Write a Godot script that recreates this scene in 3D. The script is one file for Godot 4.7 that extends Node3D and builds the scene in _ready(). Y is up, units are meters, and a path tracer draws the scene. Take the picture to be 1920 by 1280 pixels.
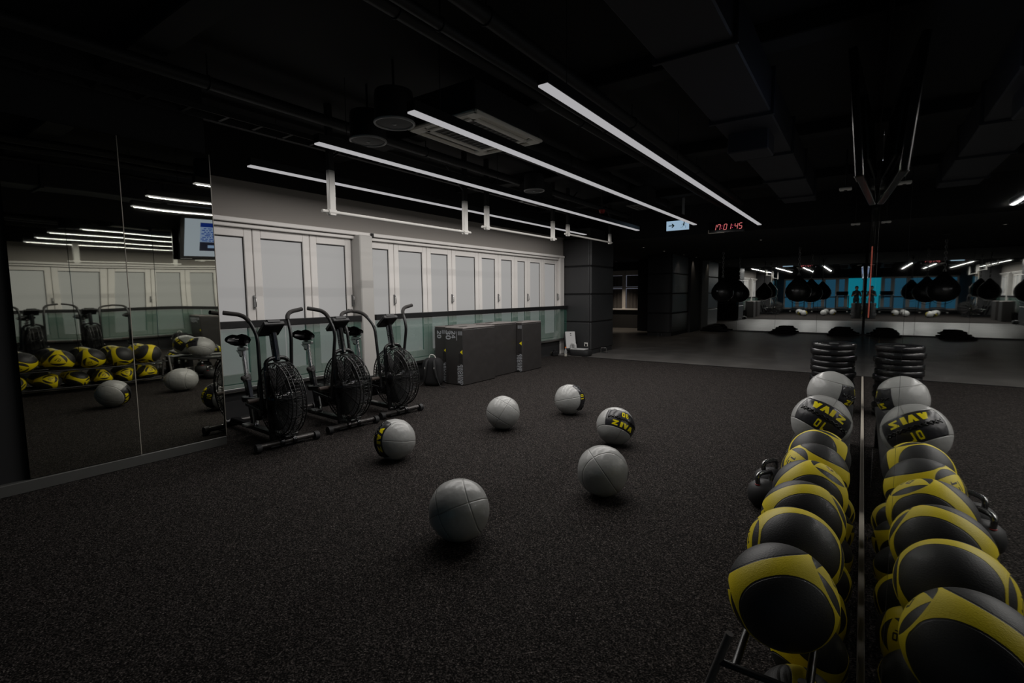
extends Node3D
# A dark gym studio at dusk: mirror along the right (x = 0), folding windows along the left (x = -5.9),
# the room runs towards -Z; metres, y up.

# ---------------------------------------------------------------- mesh builder
class MB:
	var v := PackedVector3Array()
	var n := PackedVector3Array()
	var uv := PackedVector2Array()
	var col := PackedColorArray()
	var T := Transform3D.IDENTITY

	func at(t: Transform3D) -> MB:
		T = t
		return self

	func tri(a: Vector3, b: Vector3, c: Vector3, na = null, nb = null, nc = null, ua := Vector2.ZERO, ub := Vector2.ZERO, uc := Vector2.ZERO) -> void:
		# a, b, c counter-clockwise from outside; stored clockwise for Godot
		var fa: Vector3 = T * a
		var fb: Vector3 = T * b
		var fc: Vector3 = T * c
		var fn := (fb - fa).cross(fc - fa)
		if fn.length_squared() < 1e-16:
			return
		fn = fn.normalized()
		v.push_back(fa); v.push_back(fc); v.push_back(fb)
		n.push_back((T.basis * na).normalized() if na != null else fn)
		n.push_back((T.basis * nc).normalized() if nc != null else fn)
		n.push_back((T.basis * nb).normalized() if nb != null else fn)
		uv.push_back(ua); uv.push_back(uc); uv.push_back(ub)

	func quad(a: Vector3, b: Vector3, c: Vector3, d: Vector3, na = null, nb = null, nc = null, nd = null) -> void:
		tri(a, b, c, na, nb, nc, Vector2(0, 1), Vector2(1, 1), Vector2(1, 0))
		tri(a, c, d, na, nc, nd, Vector2(0, 1), Vector2(1, 0), Vector2(0, 0))

	func box(c: Vector3, s: Vector3, bevel := 0.0, b := Basis.IDENTITY) -> MB:
		var h := s / 2.0
		var e: float = min(bevel, min(h.x, min(h.y, h.z)) * 0.95)
		var keep := T
		T = T * Transform3D(b, c)
		var ax := [Vector3.RIGHT, Vector3.UP, Vector3.BACK]
		for i in 3:
			var j := (i + 1) % 3
			var k := (i + 2) % 3
			for sg in [-1.0, 1.0]:
				var o: Vector3 = ax[i] * h[i] * sg
				var p: Vector3 = ax[j] * (h[j] - e)
				var q: Vector3 = ax[k] * (h[k] - e)
				if sg > 0:
					quad(o - p - q, o + p - q, o + p + q, o - p + q)
				else:
					quad(o - p + q, o + p + q, o + p - q, o - p - q)
		if e > 0:
			for i in 3:
				var j := (i + 1) % 3
				var k := (i + 2) % 3
				for sj in [-1.0, 1.0]:
					for sk in [-1.0, 1.0]:
						var l: Vector3 = ax[i] * (h[i] - e)
						var a: Vector3 = ax[j] * h[j] * sj + ax[k] * (h[k] - e) * sk
						var bb: Vector3 = ax[j] * (h[j] - e) * sj + ax[k] * h[k] * sk
						if _flip(a - l, bb - l, bb + l):
							quad(a - l, bb - l, bb + l, a + l)
						else:
							quad(a - l, a + l, bb + l, bb - l)
			for sx in [-1.0, 1.0]:
				for sy in [-1.0, 1.0]:
					for sz in [-1.0, 1.0]:
						var a := Vector3(h.x * sx, (h.y - e) * sy, (h.z - e) * sz)
						var b2 := Vector3((h.x - e) * sx, h.y * sy, (h.z - e) * sz)
						var c2 := Vector3((h.x - e) * sx, (h.y - e) * sy, h.z * sz)
						if sx * sy * sz > 0:
							tri(a, b2, c2)
						else:
							tri(a, c2, b2)
		T = keep
		return self

	func _flip(a: Vector3, b: Vector3, c: Vector3) -> bool:
		return (b - a).cross(c - a).dot(a + b + c) > 0

	# box from corner to corner
	func span(a: Vector3, b: Vector3, bevel := 0.0) -> MB:
		return box((a + b) / 2.0, (b - a).abs(), bevel)

	func beam(a: Vector3, b: Vector3, w: float, h: float, bevel := 0.004, up := Vector3.UP) -> MB:
		var d := (b - a).normalized()
		var u := up
		if absf(d.dot(u)) > 0.98:
			u = Vector3.RIGHT
		var s := u.cross(d).normalized()
		u = d.cross(s).normalized()
		return box((a + b) / 2.0, Vector3(w, h, a.distance_to(b)), bevel, Basis(s, u, d))

	# swept round tube; r may be a number or an array
	func tube(pts: Array, r, sides := 8, caps := true) -> MB:
		var m := pts.size()
		var rings := []
		var nrm := []
		var prev := Vector3.ZERO
		for i in m:
			var p: Vector3 = pts[i]
			var d: Vector3
			if i == 0:
				d = pts[1] - p
			elif i == m - 1:
				d = p - pts[i - 1]
			else:
				d = (pts[i + 1] - p).normalized() + (p - pts[i - 1]).normalized()
			d = d.normalized()
			var s: Vector3
			if i == 0:
				s = d.cross(Vector3.UP if absf(d.y) < 0.9 else Vector3.RIGHT).normalized()
			else:
				s = (prev - d * prev.dot(d)).normalized()
			prev = s
			var t := d.cross(s)
			var rr: float = r[i] if r is Array else r
			var ring := []
			var nn := []
			for k in sides:
				var a := TAU * k / sides
				var dir := s * cos(a) + t * sin(a)
				ring.append(p + dir * rr)
				nn.append(dir)
			rings.append(ring)
			nrm.append(nn)
		for i in m - 1:
			for k in sides:
				var k2 := (k + 1) % sides
				quad(rings[i][k], rings[i][k2], rings[i + 1][k2], rings[i + 1][k], nrm[i][k], nrm[i][k2], nrm[i + 1][k2], nrm[i + 1][k])
		if caps:
			for k in sides:
				var k2 := (k + 1) % sides
				tri(pts[0], rings[0][k2], rings[0][k])
				tri(pts[m - 1], rings[m - 1][k], rings[m - 1][k2])
		return self

	# profile of (radius, y) from bottom to top, turned round y
	func lathe(prof: Array, segs := 24, smooth := true) -> MB:
		var m := prof.size()
		var nn := []
		for i in m:
			var d: Vector2
			if i == 0:
				d = prof[1] - prof[0]
			elif i == m - 1:
				d = prof[i] - prof[i - 1]
			else:
				d = (prof[i + 1] - prof[i]).normalized() + (prof[i] - prof[i - 1]).normalized()
			nn.append(Vector2(d.y, -d.x).normalized())
		for i in m - 1:
			for k in segs:
				var a := TAU * k / segs
				var b := TAU * (k + 1) / segs
				var ca := Vector3(cos(a), 0, -sin(a))
				var cb := Vector3(cos(b), 0, -sin(b))
				var p: Vector2 = prof[i]
				var q: Vector2 = prof[i + 1]
				var a0: Vector3 = ca * p.x + Vector3(0, p.y, 0)
				var b0: Vector3 = cb * p.x + Vector3(0, p.y, 0)
				var a1: Vector3 = ca * q.x + Vector3(0, q.y, 0)
				var b1: Vector3 = cb * q.x + Vector3(0, q.y, 0)
				if smooth:
					var n0: Vector2 = nn[i]
					var n1: Vector2 = nn[i + 1]
					if absf((q - p).normalized().dot(Vector2(-n0.y, n0.x))) < 0.8 or absf((q - p).normalized().dot(Vector2(-n1.y, n1.x))) < 0.8:
						var f := Vector2((q - p).y, -(q - p).x).normalized()
						n0 = f
						n1 = f
					quad(a0, b0, b1, a1, ca * n0.x + Vector3(0, n0.y, 0), cb * n0.x + Vector3(0, n0.y, 0), cb * n1.x + Vector3(0, n1.y, 0), ca * n1.x + Vector3(0, n1.y, 0))
				else:
					quad(a0, b0, b1, a1)
		return self

	func ring(R: float, r: float, segs := 32, sides := 6) -> MB: # torus round y
		for i in segs:
			for k in sides:
				var pp := []
				var nn := []
				for c in [[i, k], [i + 1, k], [i + 1, k + 1], [i, k + 1]]:
					var a: float = TAU * c[0] / segs
					var b: float = TAU * c[1] / sides
					var o := Vector3(cos(a), 0, -sin(a))
					nn.append(o * cos(b) + Vector3.UP * sin(b))
					pp.append(o * R + nn[-1] * r)
				quad(pp[0], pp[1], pp[2], pp[3], nn[0], nn[1], nn[2], nn[3])
		return self

	# superellipsoid
	func blob(c: Vector3, s: Vector3, e1 := 1.0, e2 := 1.0, lat := 12, lon := 20) -> MB:
		var P := []
		var N := []
		for i in lat + 1:
			var a := -PI / 2 + PI * i / lat
			var row := []
			var nrow := []
			for k in lon:
				var b := TAU * k / lon
				var f := func(x: float, e: float) -> float: return signf(x) * pow(absf(x), e)
				row.append(c + s * Vector3(f.call(cos(a), e1) * f.call(cos(b), e2), f.call(sin(a), e1), -f.call(cos(a), e1) * f.call(sin(b), e2)))
				nrow.append((Vector3(f.call(cos(a), 2 - e1) * f.call(cos(b), 2 - e2), f.call(sin(a), 2 - e1), -f.call(cos(a), 2 - e1) * f.call(sin(b), 2 - e2)) / s).normalized())
			P.append(row)
			N.append(nrow)
		for i in lat:
			for k in lon:
				var k2 := (k + 1) % lon
				quad(P[i][k], P[i][k2], P[i + 1][k2], P[i + 1][k], N[i][k], N[i][k2], N[i + 1][k2], N[i + 1][k])
		return self

	# extruded outline in the xy plane, z from 0 to d
	func prism(poly: PackedVector2Array, d: float) -> MB:
		if Geometry2D.is_polygon_clockwise(poly):
			poly.reverse()
		var idx := Geometry2D.triangulate_polygon(poly)
		for i in range(0, idx.size(), 3):
			var a := poly[idx[i]]
			var b := poly[idx[i + 1]]
			var c := poly[idx[i + 2]]
			if (b - a).cross(c - a) < 0:
				var t := b
				b = c
				c = t
			tri(Vector3(a.x, a.y, d), Vector3(b.x, b.y, d), Vector3(c.x, c.y, d))
			tri(Vector3(a.x, a.y, 0), Vector3(c.x, c.y, 0), Vector3(b.x, b.y, 0))
		for i in poly.size():
			var a := poly[i]
			var b := poly[(i + 1) % poly.size()]
			quad(Vector3(a.x, a.y, 0), Vector3(b.x, b.y, 0), Vector3(b.x, b.y, d), Vector3(a.x, a.y, d))
		return self

	# lettering, centred, in the xy plane facing +z
	func text(s: String, size: float, depth := 0.002) -> MB:
		var tm := TextMesh.new()
		var f := SystemFont.new()
		f.font_names = PackedStringArray(["Droid Sans"])
		f.font_weight = 700
		tm.font = f
		tm.text = s
		tm.font_size = 64
		tm.pixel_size = size / 64.0
		tm.depth = depth
		tm.curve_step = 4.0
		var ar := tm.surface_get_arrays(0) if tm.get_surface_count() else []
		if ar.is_empty():
			return self
		var vv: PackedVector3Array = ar[Mesh.ARRAY_VERTEX]
		var ix = ar[Mesh.ARRAY_INDEX]
		var m: int = ix.size() if ix != null else vv.size()
		for i in range(0, m - 2, 3):
			var a := vv[ix[i]] if ix != null else vv[i]
			var b := vv[ix[i + 1]] if ix != null else vv[i + 1]
			var c := vv[ix[i + 2]] if ix != null else vv[i + 2]
			tri(a, c, b)
		return self

	# upright rectangle facing +z, with upright texture
	func quadpanel(c: Vector3, w: float, h: float) -> MB:
		quad(c + Vector3(-w / 2, -h / 2, 0), c + Vector3(w / 2, -h / 2, 0), c + Vector3(w / 2, h / 2, 0), c + Vector3(-w / 2, h / 2, 0))
		return self

	func mesh() -> ArrayMesh:
		var a := []
		a.resize(Mesh.ARRAY_MAX)
		a[Mesh.ARRAY_VERTEX] = v
		a[Mesh.ARRAY_NORMAL] = n
		a[Mesh.ARRAY_TEX_UV] = uv
		if col.size() == v.size():
			a[Mesh.ARRAY_COLOR] = col
		var m := ArrayMesh.new()
		m.add_surface_from_arrays(Mesh.PRIMITIVE_TRIANGLES, a)
		return m

# ---------------------------------------------------------------- scene helpers
var M := {}
var taken := {}
var rng := RandomNumberGenerator.new()

func X(p: Vector3, b := Basis.IDENTITY) -> Transform3D:
	return Transform3D(b, p)

func RY(a: float) -> Basis:
	return Basis(Vector3.UP, deg_to_rad(a))

func RX(a: float) -> Basis:
	return Basis(Vector3.RIGHT, deg_to_rad(a))

func RZ(a: float) -> Basis:
	return Basis(Vector3.BACK, deg_to_rad(a))

func mat(called: String, c: Color, rough := 0.7, metal := 0.0, spec := 0.5) -> StandardMaterial3D:
	var m := StandardMaterial3D.new()
	m.resource_name = called
	m.albedo_color = c
	m.roughness = rough
	m.metallic = metal
	m.metallic_specular = spec
	M[called] = m
	return m

func glow(called: String, c: Color, e := 1.0) -> StandardMaterial3D:
	var m := mat(called, Color(0.02, 0.02, 0.02), 0.6)
	m.emission_enabled = true
	m.emission = c
	m.emission_energy_multiplier = e
	return m

func numbered(called: String) -> String:
	if not taken.has(called):
		taken[called] = 0
		return called
	taken[called] += 1
	return "%s_%03d" % [called, taken[called]]

func tag(o: Node, label: String, cat: String, group := "") -> Node:
	o.set_meta("label", label)
	o.set_meta("category", cat)
	if group:
		o.set_meta("group", group)
	return o

func thing(called: String, label: String, cat: String, at := Vector3.ZERO, turn := 0.0, group := "") -> Node3D:
	var o := Node3D.new()
	o.name = numbered(called)
	add_child(o)
	o.position = at
	o.rotation_degrees.y = turn
	tag(o, label, cat, group)
	return o

func part(parent: Node, called: String, m, material: Material, at := Transform3D.IDENTITY) -> MeshInstance3D:
	var o := MeshInstance3D.new()
	o.name = called
	o.mesh = m.mesh() if m is MB else m
	o.material_override = material
	o.transform = at
	parent.add_child(o, true)
	return o

func solo(called: String, m, material: Material, label: String, cat: String, group := "", at := Transform3D.IDENTITY) -> MeshInstance3D:
	var o := part(self, numbered(called), m, material, at)
	tag(o, label, cat, group)
	return o

func struct(called: String, m, material: Material) -> MeshInstance3D:
	var o := part(self, numbered(called), m, material)
	o.set_meta("kind", "structure")
	return o

func frame_struct(called: String) -> Node3D:
	var o := Node3D.new()
	o.name = numbered(called)
	o.set_meta("kind", "structure")
	add_child(o)
	return o

func copy(o: Node3D, at: Transform3D, label: String, group := "") -> Node3D:
	var c: Node3D = o.duplicate()
	var base := String(o.name)
	c.name = numbered(base.substr(0, base.length() - 4) if base.substr(base.length() - 4).begins_with("_0") else base)
	add_child(c)
	c.transform = at
	c.set_meta("label", label)
	if group:
		c.set_meta("group", group)
	return c

func tex(im: Image) -> ImageTexture:
	return ImageTexture.create_from_image(im)

# a turn that carries local +z to d and local +y as near to u as it can
func aim(d: Vector3, u: Vector3) -> Basis:
	d = d.normalized()
	var x := u.cross(d).normalized()
	return Basis(x, d.cross(x), d)

# ---------------------------------------------------------------- printed textures
const GLYPH := {
	"0": [[[0.1, 0], [0.9, 0], [0.9, 0.2], [0.1, 0.2]], [[0.1, 0.8], [0.9, 0.8], [0.9, 1], [0.1, 1]], [[0, 0.1], [0.3, 0.1], [0.3, 0.9], [0, 0.9]], [[0.7, 0.1], [1, 0.1], [1, 0.9], [0.7, 0.9]]],
	"1": [[[0.4, 0], [0.75, 0], [0.75, 1], [0.4, 1]], [[0.1, 0.75], [0.4, 0.75], [0.5, 1], [0.1, 0.9]]],
	"2": [[[0, 0], [1, 0], [1, 0.2], [0, 0.2]], [[0, 0.8], [0.9, 0.8], [0.9, 1], [0, 1]], [[0.7, 0.5], [1, 0.5], [1, 0.9], [0.7, 0.9]], [[0, 0.2], [0.35, 0.2], [1, 0.55], [0.65, 0.6]]],
	"3": [[[0, 0], [0.9, 0], [0.9, 0.2], [0, 0.2]], [[0, 0.8], [0.9, 0.8], [0.9, 1], [0, 1]], [[0.2, 0.42], [0.9, 0.42], [0.9, 0.6], [0.2, 0.6]], [[0.7, 0.1], [1, 0.1], [1, 0.9], [0.7, 0.9]]],
	"4": [[[0.65, 0], [0.95, 0], [0.95, 1], [0.65, 1]], [[0, 0.25], [1, 0.25], [1, 0.45], [0, 0.45]], [[0, 0.4], [0.3, 0.4], [0.7, 1], [0.4, 1]]],
	"5": [[[0, 0], [0.9, 0], [0.9, 0.2], [0, 0.2]], [[0, 0.8], [1, 0.8], [1, 1], [0, 1]], [[0, 0.45], [0.9, 0.45], [0.9, 0.63], [0, 0.63]], [[0, 0.45], [0.3, 0.45], [0.3, 1], [0, 1]], [[0.7, 0.1], [1, 0.1], [1, 0.55], [0.7, 0.55]]],
	"6": [[[0.1, 0], [0.9, 0], [0.9, 0.2], [0.1, 0.2]], [[0.1, 0.8], [0.9, 0.8], [0.9, 1], [0.1, 1]], [[0, 0.1], [0.3, 0.1], [0.3, 0.9], [0, 0.9]], [[0.1, 0.42], [0.9, 0.42], [0.9, 0.6], [0.1, 0.6]], [[0.7, 0.1], [1, 0.1], [1, 0.5], [0.7, 0.5]]],
	"Z": [[[0, 0], [1, 0], [1, 0.26], [0, 0.26]], [[0, 0.74], [1, 0.74], [1, 1], [0, 1]], [[0, 0.22], [0.45, 0.22], [1, 0.78], [0.55, 0.78]]],
	"I": [[[0.28, 0], [0.72, 0], [0.72, 1], [0.28, 1]]],
	"V": [[[0, 1], [0.42, 1], [0.72, 0], [0.34, 0]], [[1, 1], [0.64, 1], [0.36, 0], [0.68, 0]]],
	"A": [[[0, 0], [0.4, 0], [0.66, 1], [0.28, 1]], [[1, 0], [0.62, 0], [0.38, 1], [0.74, 1]], [[0.25, 0.18], [0.75, 0.18], [0.75, 0.4], [0.25, 0.4]]],
}

# fills polygons of a line of lettering into a picture; o is the lower left corner, ax and ay one glyph's width and height in pixels
func print_text(im: Image, s: String, o: Vector2, ax: Vector2, ay: Vector2, gap: float, c: Color) -> void:
	for ch in s:
		for poly in GLYPH[ch]:
			var pts := PackedVector2Array()
			for p in poly:
				pts.push_back(o + ax * p[0] + ay * p[1])
			fill(im, pts, c)
		o += ax * (0.72 if ch == "I" else 1.0) + ax * gap

func fill(im: Image, pts: PackedVector2Array, c: Color) -> void:
	var lo := pts[0]
	var hi := pts[0]
	for p in pts:
		lo = lo.min(p)
		hi = hi.max(p)
	for y in range(maxi(0, int(lo.y)), mini(im.get_height() - 1, int(hi.y) + 1) + 1):
		for x in range(maxi(0, int(lo.x)), mini(im.get_width() - 1, int(hi.x) + 1) + 1):
			if Geometry2D.is_point_in_polygon(Vector2(x + 0.5, y + 0.5), pts):
				im.set_pixel(x, y, c)

# azimuthal picture of one half of a rubber medicine ball: label triangle at the centre, three yellow arms, black panels between
func med_pictures() -> Array:
	var S := 512
	var im := Image.create(S, S, false, Image.FORMAT_RGB8)
	var hm := Image.create(S, S, false, Image.FORMAT_L8)
	var yel := Color(0.93, 0.84, 0.04)
	var blk := Color(0.165, 0.165, 0.17)
	var line := Color(0.07, 0.07, 0.075)
	var cell := FastNoiseLite.new()
	cell.seed = 4
	cell.noise_type = FastNoiseLite.TYPE_CELLULAR
	cell.frequency = 0.16
	for y in S:
		for x in S:
			var p := Vector2((x + 0.5) / S * 2 - 1, 1 - (y + 0.5) / S * 2) / 0.98
			var th := p.length() * 90.0
			var ph := rad_to_deg(p.angle())
			var f := fposmod(ph + 60.0, 120.0) - 60.0 # 0 on an arm, +-60 on a panel
			var af := absf(f)
			var lat := 90.0 - th
			var c := yel
			var h := 0.55
			# panel between the arms: distance in a rounded shape round (60, 0)
			var dx := (60.0 - af) / 47.5
			var dy := lat / 51.0
			var d := pow(pow(dx, 2.6) + pow(absf(dy), 2.6), 1.0 / 2.6)
			if d < 1.0:
				c = blk
				h = 0.75
			elif d < 1.045:
				c = line
				h = 0.1
			if th < 37.0:
				# triangle with corners on the arms, bowed edges
				var edge := th * cos(deg_to_rad(60.0 - af)) # distance towards the middle of an edge
				var bow := 17.5 + 2.2 * (1.0 - pow(th * sin(deg_to_rad(60.0 - af)) / 30.0, 2.0))
				if edge > bow and th < 33.0:
					c = line if edge < bow + 1.2 or th > 32.0 else blk
					h = 0.25
				else:
					c = yel
					h = 0.6
			im.set_pixel(x, y, c)
			var g := cell.get_noise_2d(x, y)
			h = clampf(h + g * 0.16, 0, 1)
			hm.set_pixel(x, y, Color(h, h, h))
	return [im, hm]

# two halves of a wall ball side by side: left the half with the black laced panel, right the plain half
func wall_ball_pictures(number: String) -> Array:
	var S := 512
	var im := Image.create(S * 2, S, false, Image.FORMAT_RGB8)
	var hm := Image.create(S * 2, S, false, Image.FORMAT_L8)
	var grey := Color(0.65, 0.65, 0.64)
	var blk := Color(0.16, 0.16, 0.175)
	var nz := FastNoiseLite.new()
	nz.seed = 9
	nz.frequency = 0.016
	nz.fractal_octaves = 4
	for y in S:
		for x in S * 2:
			var back := x >= S
			var p := Vector2((x % S + 0.5) / S * 2 - 1, 1 - (y + 0.5) / S * 2) / 0.98 * (PI / 2)
			var th := minf(p.length(), PI / 2)
			var dir := p.normalized()
			var d3 := Vector3(sin(th) * dir.x, sin(th) * dir.y, cos(th) * (-1.0 if back else 1.0))
			var h := 0.65 + 0.42 * nz.get_noise_3d(d3.x * 60, d3.y * 60, d3.z * 60)
			var c := grey
			# seams: two belts above and below the panel, cross seams between
			var belt := absf(absf(d3.y) - 0.50 + 0.06 * d3.x * d3.x)
			var cross := absf(d3.x) if absf(d3.y) > 0.5 else absf(absf(atan2(d3.x, d3.z)) - 1.05)
			if back and absf(d3.y) < 0.5:
				cross = minf(cross, absf(d3.x))
			var s := minf(belt, cross)
			if s < 0.03:
				h -= 0.38 * (1.0 - s / 0.03)
			if s < 0.007:
				c = Color(0.50, 0.50, 0.485)
			if not back:
				var lim := 0.50 - 0.06 * d3.x * d3.x
				if absf(d3.y) < lim and absf(atan2(d3.x, d3.z)) < 1.05:
					c = blk
			im.set_pixel(x, y, c)
			h = clampf(h, 0, 1)
			hm.set_pixel(x, y, Color(h, h, h))
	var yel := Color(0.95, 0.88, 0.03)
	var k := S / PI # pixels to a radian
	var o := Vector2(S / 2.0, S / 2.0)
	print_text(im, "ZIVA", o + Vector2(-0.61, 0.43) * k, Vector2(0.31, 0) * k, Vector2(0, -0.265) * k, 0.08, yel)
	print_text(im, number, o + Vector2(-0.20, -0.13) * k, Vector2(0.16, 0) * k, Vector2(0, -0.30) * k, 0.3, yel)
	return [im, hm]

func grain(size: int, base: float, spread: float, fleck: float, sd: int, block := 2) -> Image:
	var r := RandomNumberGenerator.new()
	r.seed = sd
	var w := size / block
	var small := Image.create(w, w, false, Image.FORMAT_L8)
	for y in w:
		for x in w:
			var q := r.randf()
			var g := base + spread * (r.randf() - 0.5)
			if q < fleck:
				g += 0.62 * r.randf()
			elif q < fleck * 2.4:
				g *= 0.4
			small.set_pixel(x, y, Color(g, g, g))
	if block > 1:
		small.resize(size, size, Image.INTERPOLATE_BILINEAR)
	return small

# ball made of two azimuthal halves; bump lets it sag and dent a little
func ball_mesh(R: float, halves: bool, dent: float, sd: int) -> ArrayMesh:
	var b := MB.new()
	var nz := FastNoiseLite.new()
	nz.seed = sd
	nz.frequency = 1.3
	var rings := 20
	var segs := 40
	for side in 2:
		var P := []
		for i in rings + 1:
			var row := []
			for k in segs + 1:
				var th := PI / 2 * i / rings
				var ph := TAU * k / segs
				var d := Vector3(sin(th) * cos(ph), sin(th) * sin(ph), cos(th) * (1.0 if side == 0 else -1.0))
				var q := d * R * (1.0 + dent * nz.get_noise_3d(d.x, d.y, d.z))
				var r := 0.98 * i / rings
				var u := Vector2(0.5 + 0.5 * r * cos(ph), 0.5 - 0.5 * r * sin(ph))
				if halves:
					u.x = u.x * 0.5 + (0.5 if side == 1 else 0.0)
				elif side == 1:
					u.y = 1.0 - u.y
				row.append([q, d, u])
			P.append(row)
		for i in rings:
			for k in segs:
				var a = P[i][k]
				var c = P[i + 1][k]
				var d2 = P[i + 1][k + 1]
				var e = P[i][k + 1]
				if side == 0:
					b.tri(a[0], c[0], d2[0], a[1], c[1], d2[1], a[2], c[2], d2[2])
					b.tri(a[0], d2[0], e[0], a[1], d2[1], e[1], a[2], d2[2], e[2])
				else:
					b.tri(a[0], d2[0], c[0], a[1], d2[1], c[1], a[2], d2[2], c[2])
					b.tri(a[0], e[0], d2[0], a[1], e[1], d2[1], a[2], e[2], d2[2])
	return b.mesh()

# ---------------------------------------------------------------- materials
func materials() -> void:
	mat("black_paint", Color(0.155, 0.155, 0.16), 0.75)
	mat("ceiling_black", Color(0.06, 0.06, 0.062), 0.9)
	mat("pipe_black", Color(0.11, 0.11, 0.113), 0.6)
	mat("duct_blue", Color(0.09, 0.095, 0.13), 0.6)
	mat("head_wall", Color(0.55, 0.53, 0.51), 0.9)
	mat("steel_black", Color(0.10, 0.10, 0.105), 0.35)
	mat("cage_black", Color(0.20, 0.20, 0.20), 0.25, 0.5)
	mat("gloss_black", Color(0.075, 0.075, 0.08), 0.18)
	mat("plate_rubber", Color(0.10, 0.10, 0.105), 0.22)
	mat("rubber_black", Color(0.12, 0.12, 0.125), 0.6)
	mat("grip_foam", Color(0.19, 0.18, 0.175), 0.85)
	mat("chrome", Color(0.62, 0.62, 0.62), 0.2, 1.0)
	mat("leg_steel", Color(0.40, 0.39, 0.385), 0.3)
	mat("gunmetal", Color(0.27, 0.26, 0.255), 0.32, 0.6)
	mat("brushed", Color(0.62, 0.62, 0.62), 0.35, 1.0)
	mat("white_powder", Color(0.82, 0.81, 0.79), 0.45)
	mat("window_frame", Color(0.85, 0.835, 0.82), 0.55)
	mat("post_grey", Color(0.68, 0.67, 0.655), 0.6)
	mat("seal_dark", Color(0.10, 0.09, 0.09), 0.8)
	mat("kick_plate", Color(0.38, 0.38, 0.37), 0.45)
	mat("edge_pale", Color(0.72, 0.69, 0.64), 0.4)
	mat("peg_brown", Color(0.33, 0.29, 0.27), 0.5)
	mat("yellow", Color(0.93, 0.86, 0.03), 0.6)
	mat("print_grey", Color(0.62, 0.63, 0.65), 0.8)
	mat("ac_white", Color(0.95, 0.93, 0.89), 0.5)
	mat("ac_slot", Color(0.30, 0.29, 0.28), 0.8)
	mat("speaker_grille", Color(0.30, 0.30, 0.30), 0.7)
	mat("speaker_ring", Color(0.68, 0.68, 0.68), 0.5)
	mat("sensor_red", Color(0.55, 0.10, 0.08), 0.5)
	mat("bag_grey", Color(0.72, 0.72, 0.72), 0.85)
	mat("bag_black", Color(0.10, 0.10, 0.105), 0.75)
	mat("backpack_black", Color(0.085, 0.082, 0.09), 0.85)
	mat("cap_orange", Color(0.85, 0.42, 0.10), 0.5)
	mat("lens_white", Color(0.80, 0.78, 0.70), 0.4)
	mat("salmon", Color(0.80, 0.36, 0.28), 0.5)
	mat("wood_orange", Color(0.58, 0.27, 0.10), 0.55)
	mat("curtain", Color(0.40, 0.385, 0.38), 0.9)
	mat("rope_black", Color(0.05, 0.05, 0.052), 0.95)
	mat("bag_leather", Color(0.07, 0.07, 0.075), 0.32)
	mat("skin", Color(0.55, 0.40, 0.33), 0.6)
	mat("green_sign", Color(0.02, 0.35, 0.22), 0.7)
	mat("plastic_grey", Color(0.55, 0.56, 0.57), 0.5)
	var mir := mat("mirror", Color(0.91, 0.92, 0.91), 0.015, 1.0)
	mir.metallic_specular = 0.5
	mat("mirror_tinted", Color(0.84, 0.84, 0.80), 0.015, 1.0)
	var bw := mat("bottle_glass", Color(0.75, 0.75, 0.75, 0.35), 0.1)
	bw.transparency = BaseMaterial3D.TRANSPARENCY_ALPHA
	var gl := mat("rail_glass", Color(0.24, 0.44, 0.385, 0.30), 0.06)
	gl.transparency = BaseMaterial3D.TRANSPARENCY_ALPHA
	# what gives off light
	glow("tube_glow", Color(0.66, 0.655, 0.665), 1.0)
	glow("pane_glow", Color(0.49, 0.485, 0.482), 1.0).albedo_color = Color(0.44, 0.44, 0.435)
	M["pane_glow"].roughness = 0.6
	glow("sky_pane", Color(0.05, 0.46, 0.54), 0.85)
	glow("sky_pane_blue", Color(0.13, 0.32, 0.42), 0.6)
	glow("exit_glow", Color(0.56, 0.66, 0.74), 1.0)
	glow("clock_red", Color(0.95, 0.50, 0.50), 0.6)
	glow("clock_pink", Color(0.85, 0.12, 0.40), 0.7)
	glow("screen_white", Color(0.56, 0.60, 0.65), 1.0)
	glow("downlight_glow", Color(0.60, 0.58, 0.54), 1.0)
	glow("side_window_blue", Color(0.34, 0.40, 0.52), 0.8)
	glow("side_window_dusk", Color(0.40, 0.41, 0.46), 0.6)
	# carpet: black rubber crumb with pale flecks
	var g := grain(1024, 0.36, 0.60, 0.15, 7, 3)
	var cp := mat("carpet", Color(0.47, 0.44, 0.425), 0.95, 0, 0.2)
	cp.albedo_texture = tex(g)
	cp.uv1_triplanar = true
	cp.uv1_world_triplanar = true
	cp.uv1_scale = Vector3(0.7, 0.7, 0.7)
	cp.heightmap_enabled = true
	cp.heightmap_texture = cp.albedo_texture
	cp.heightmap_scale = 0.4
	# rubber floor of the boxing area
	var st := FastNoiseLite.new()
	st.seed = 3
	st.frequency = 0.008
	var sn := NoiseTexture2D.new()
	sn.width = 512
	sn.height = 512
	sn.seamless = true
	sn.noise = st
	var rp := Gradient.new()
	rp.set_color(0, Color(0.75, 0.75, 0.75))
	rp.set_color(1, Color(1, 1, 1))
	sn.color_ramp = rp
	var rf := mat("rubber_floor", Color(0.41, 0.40, 0.39), 0.38)
	rf.albedo_texture = sn
	rf.uv1_triplanar = true
	rf.uv1_world_triplanar = true
	rf.uv1_scale = Vector3(0.3, 0.3, 0.3)
	# quilted vinyl on the columns
	var vn := mat("pad_vinyl", Color(0.18, 0.18, 0.185), 0.42)
	vn.clearcoat_enabled = true
	vn.clearcoat = 0.15
	vn.clearcoat_roughness = 0.35
	# crinkled cover of the jump boxes
	var cw := FastNoiseLite.new()
	cw.seed = 21
	cw.frequency = 0.008
	cw.fractal_octaves = 2
	var cn := NoiseTexture2D.new()
	cn.width = 512
	cn.height = 512
	cn.seamless = true
	cn.noise = cw
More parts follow.
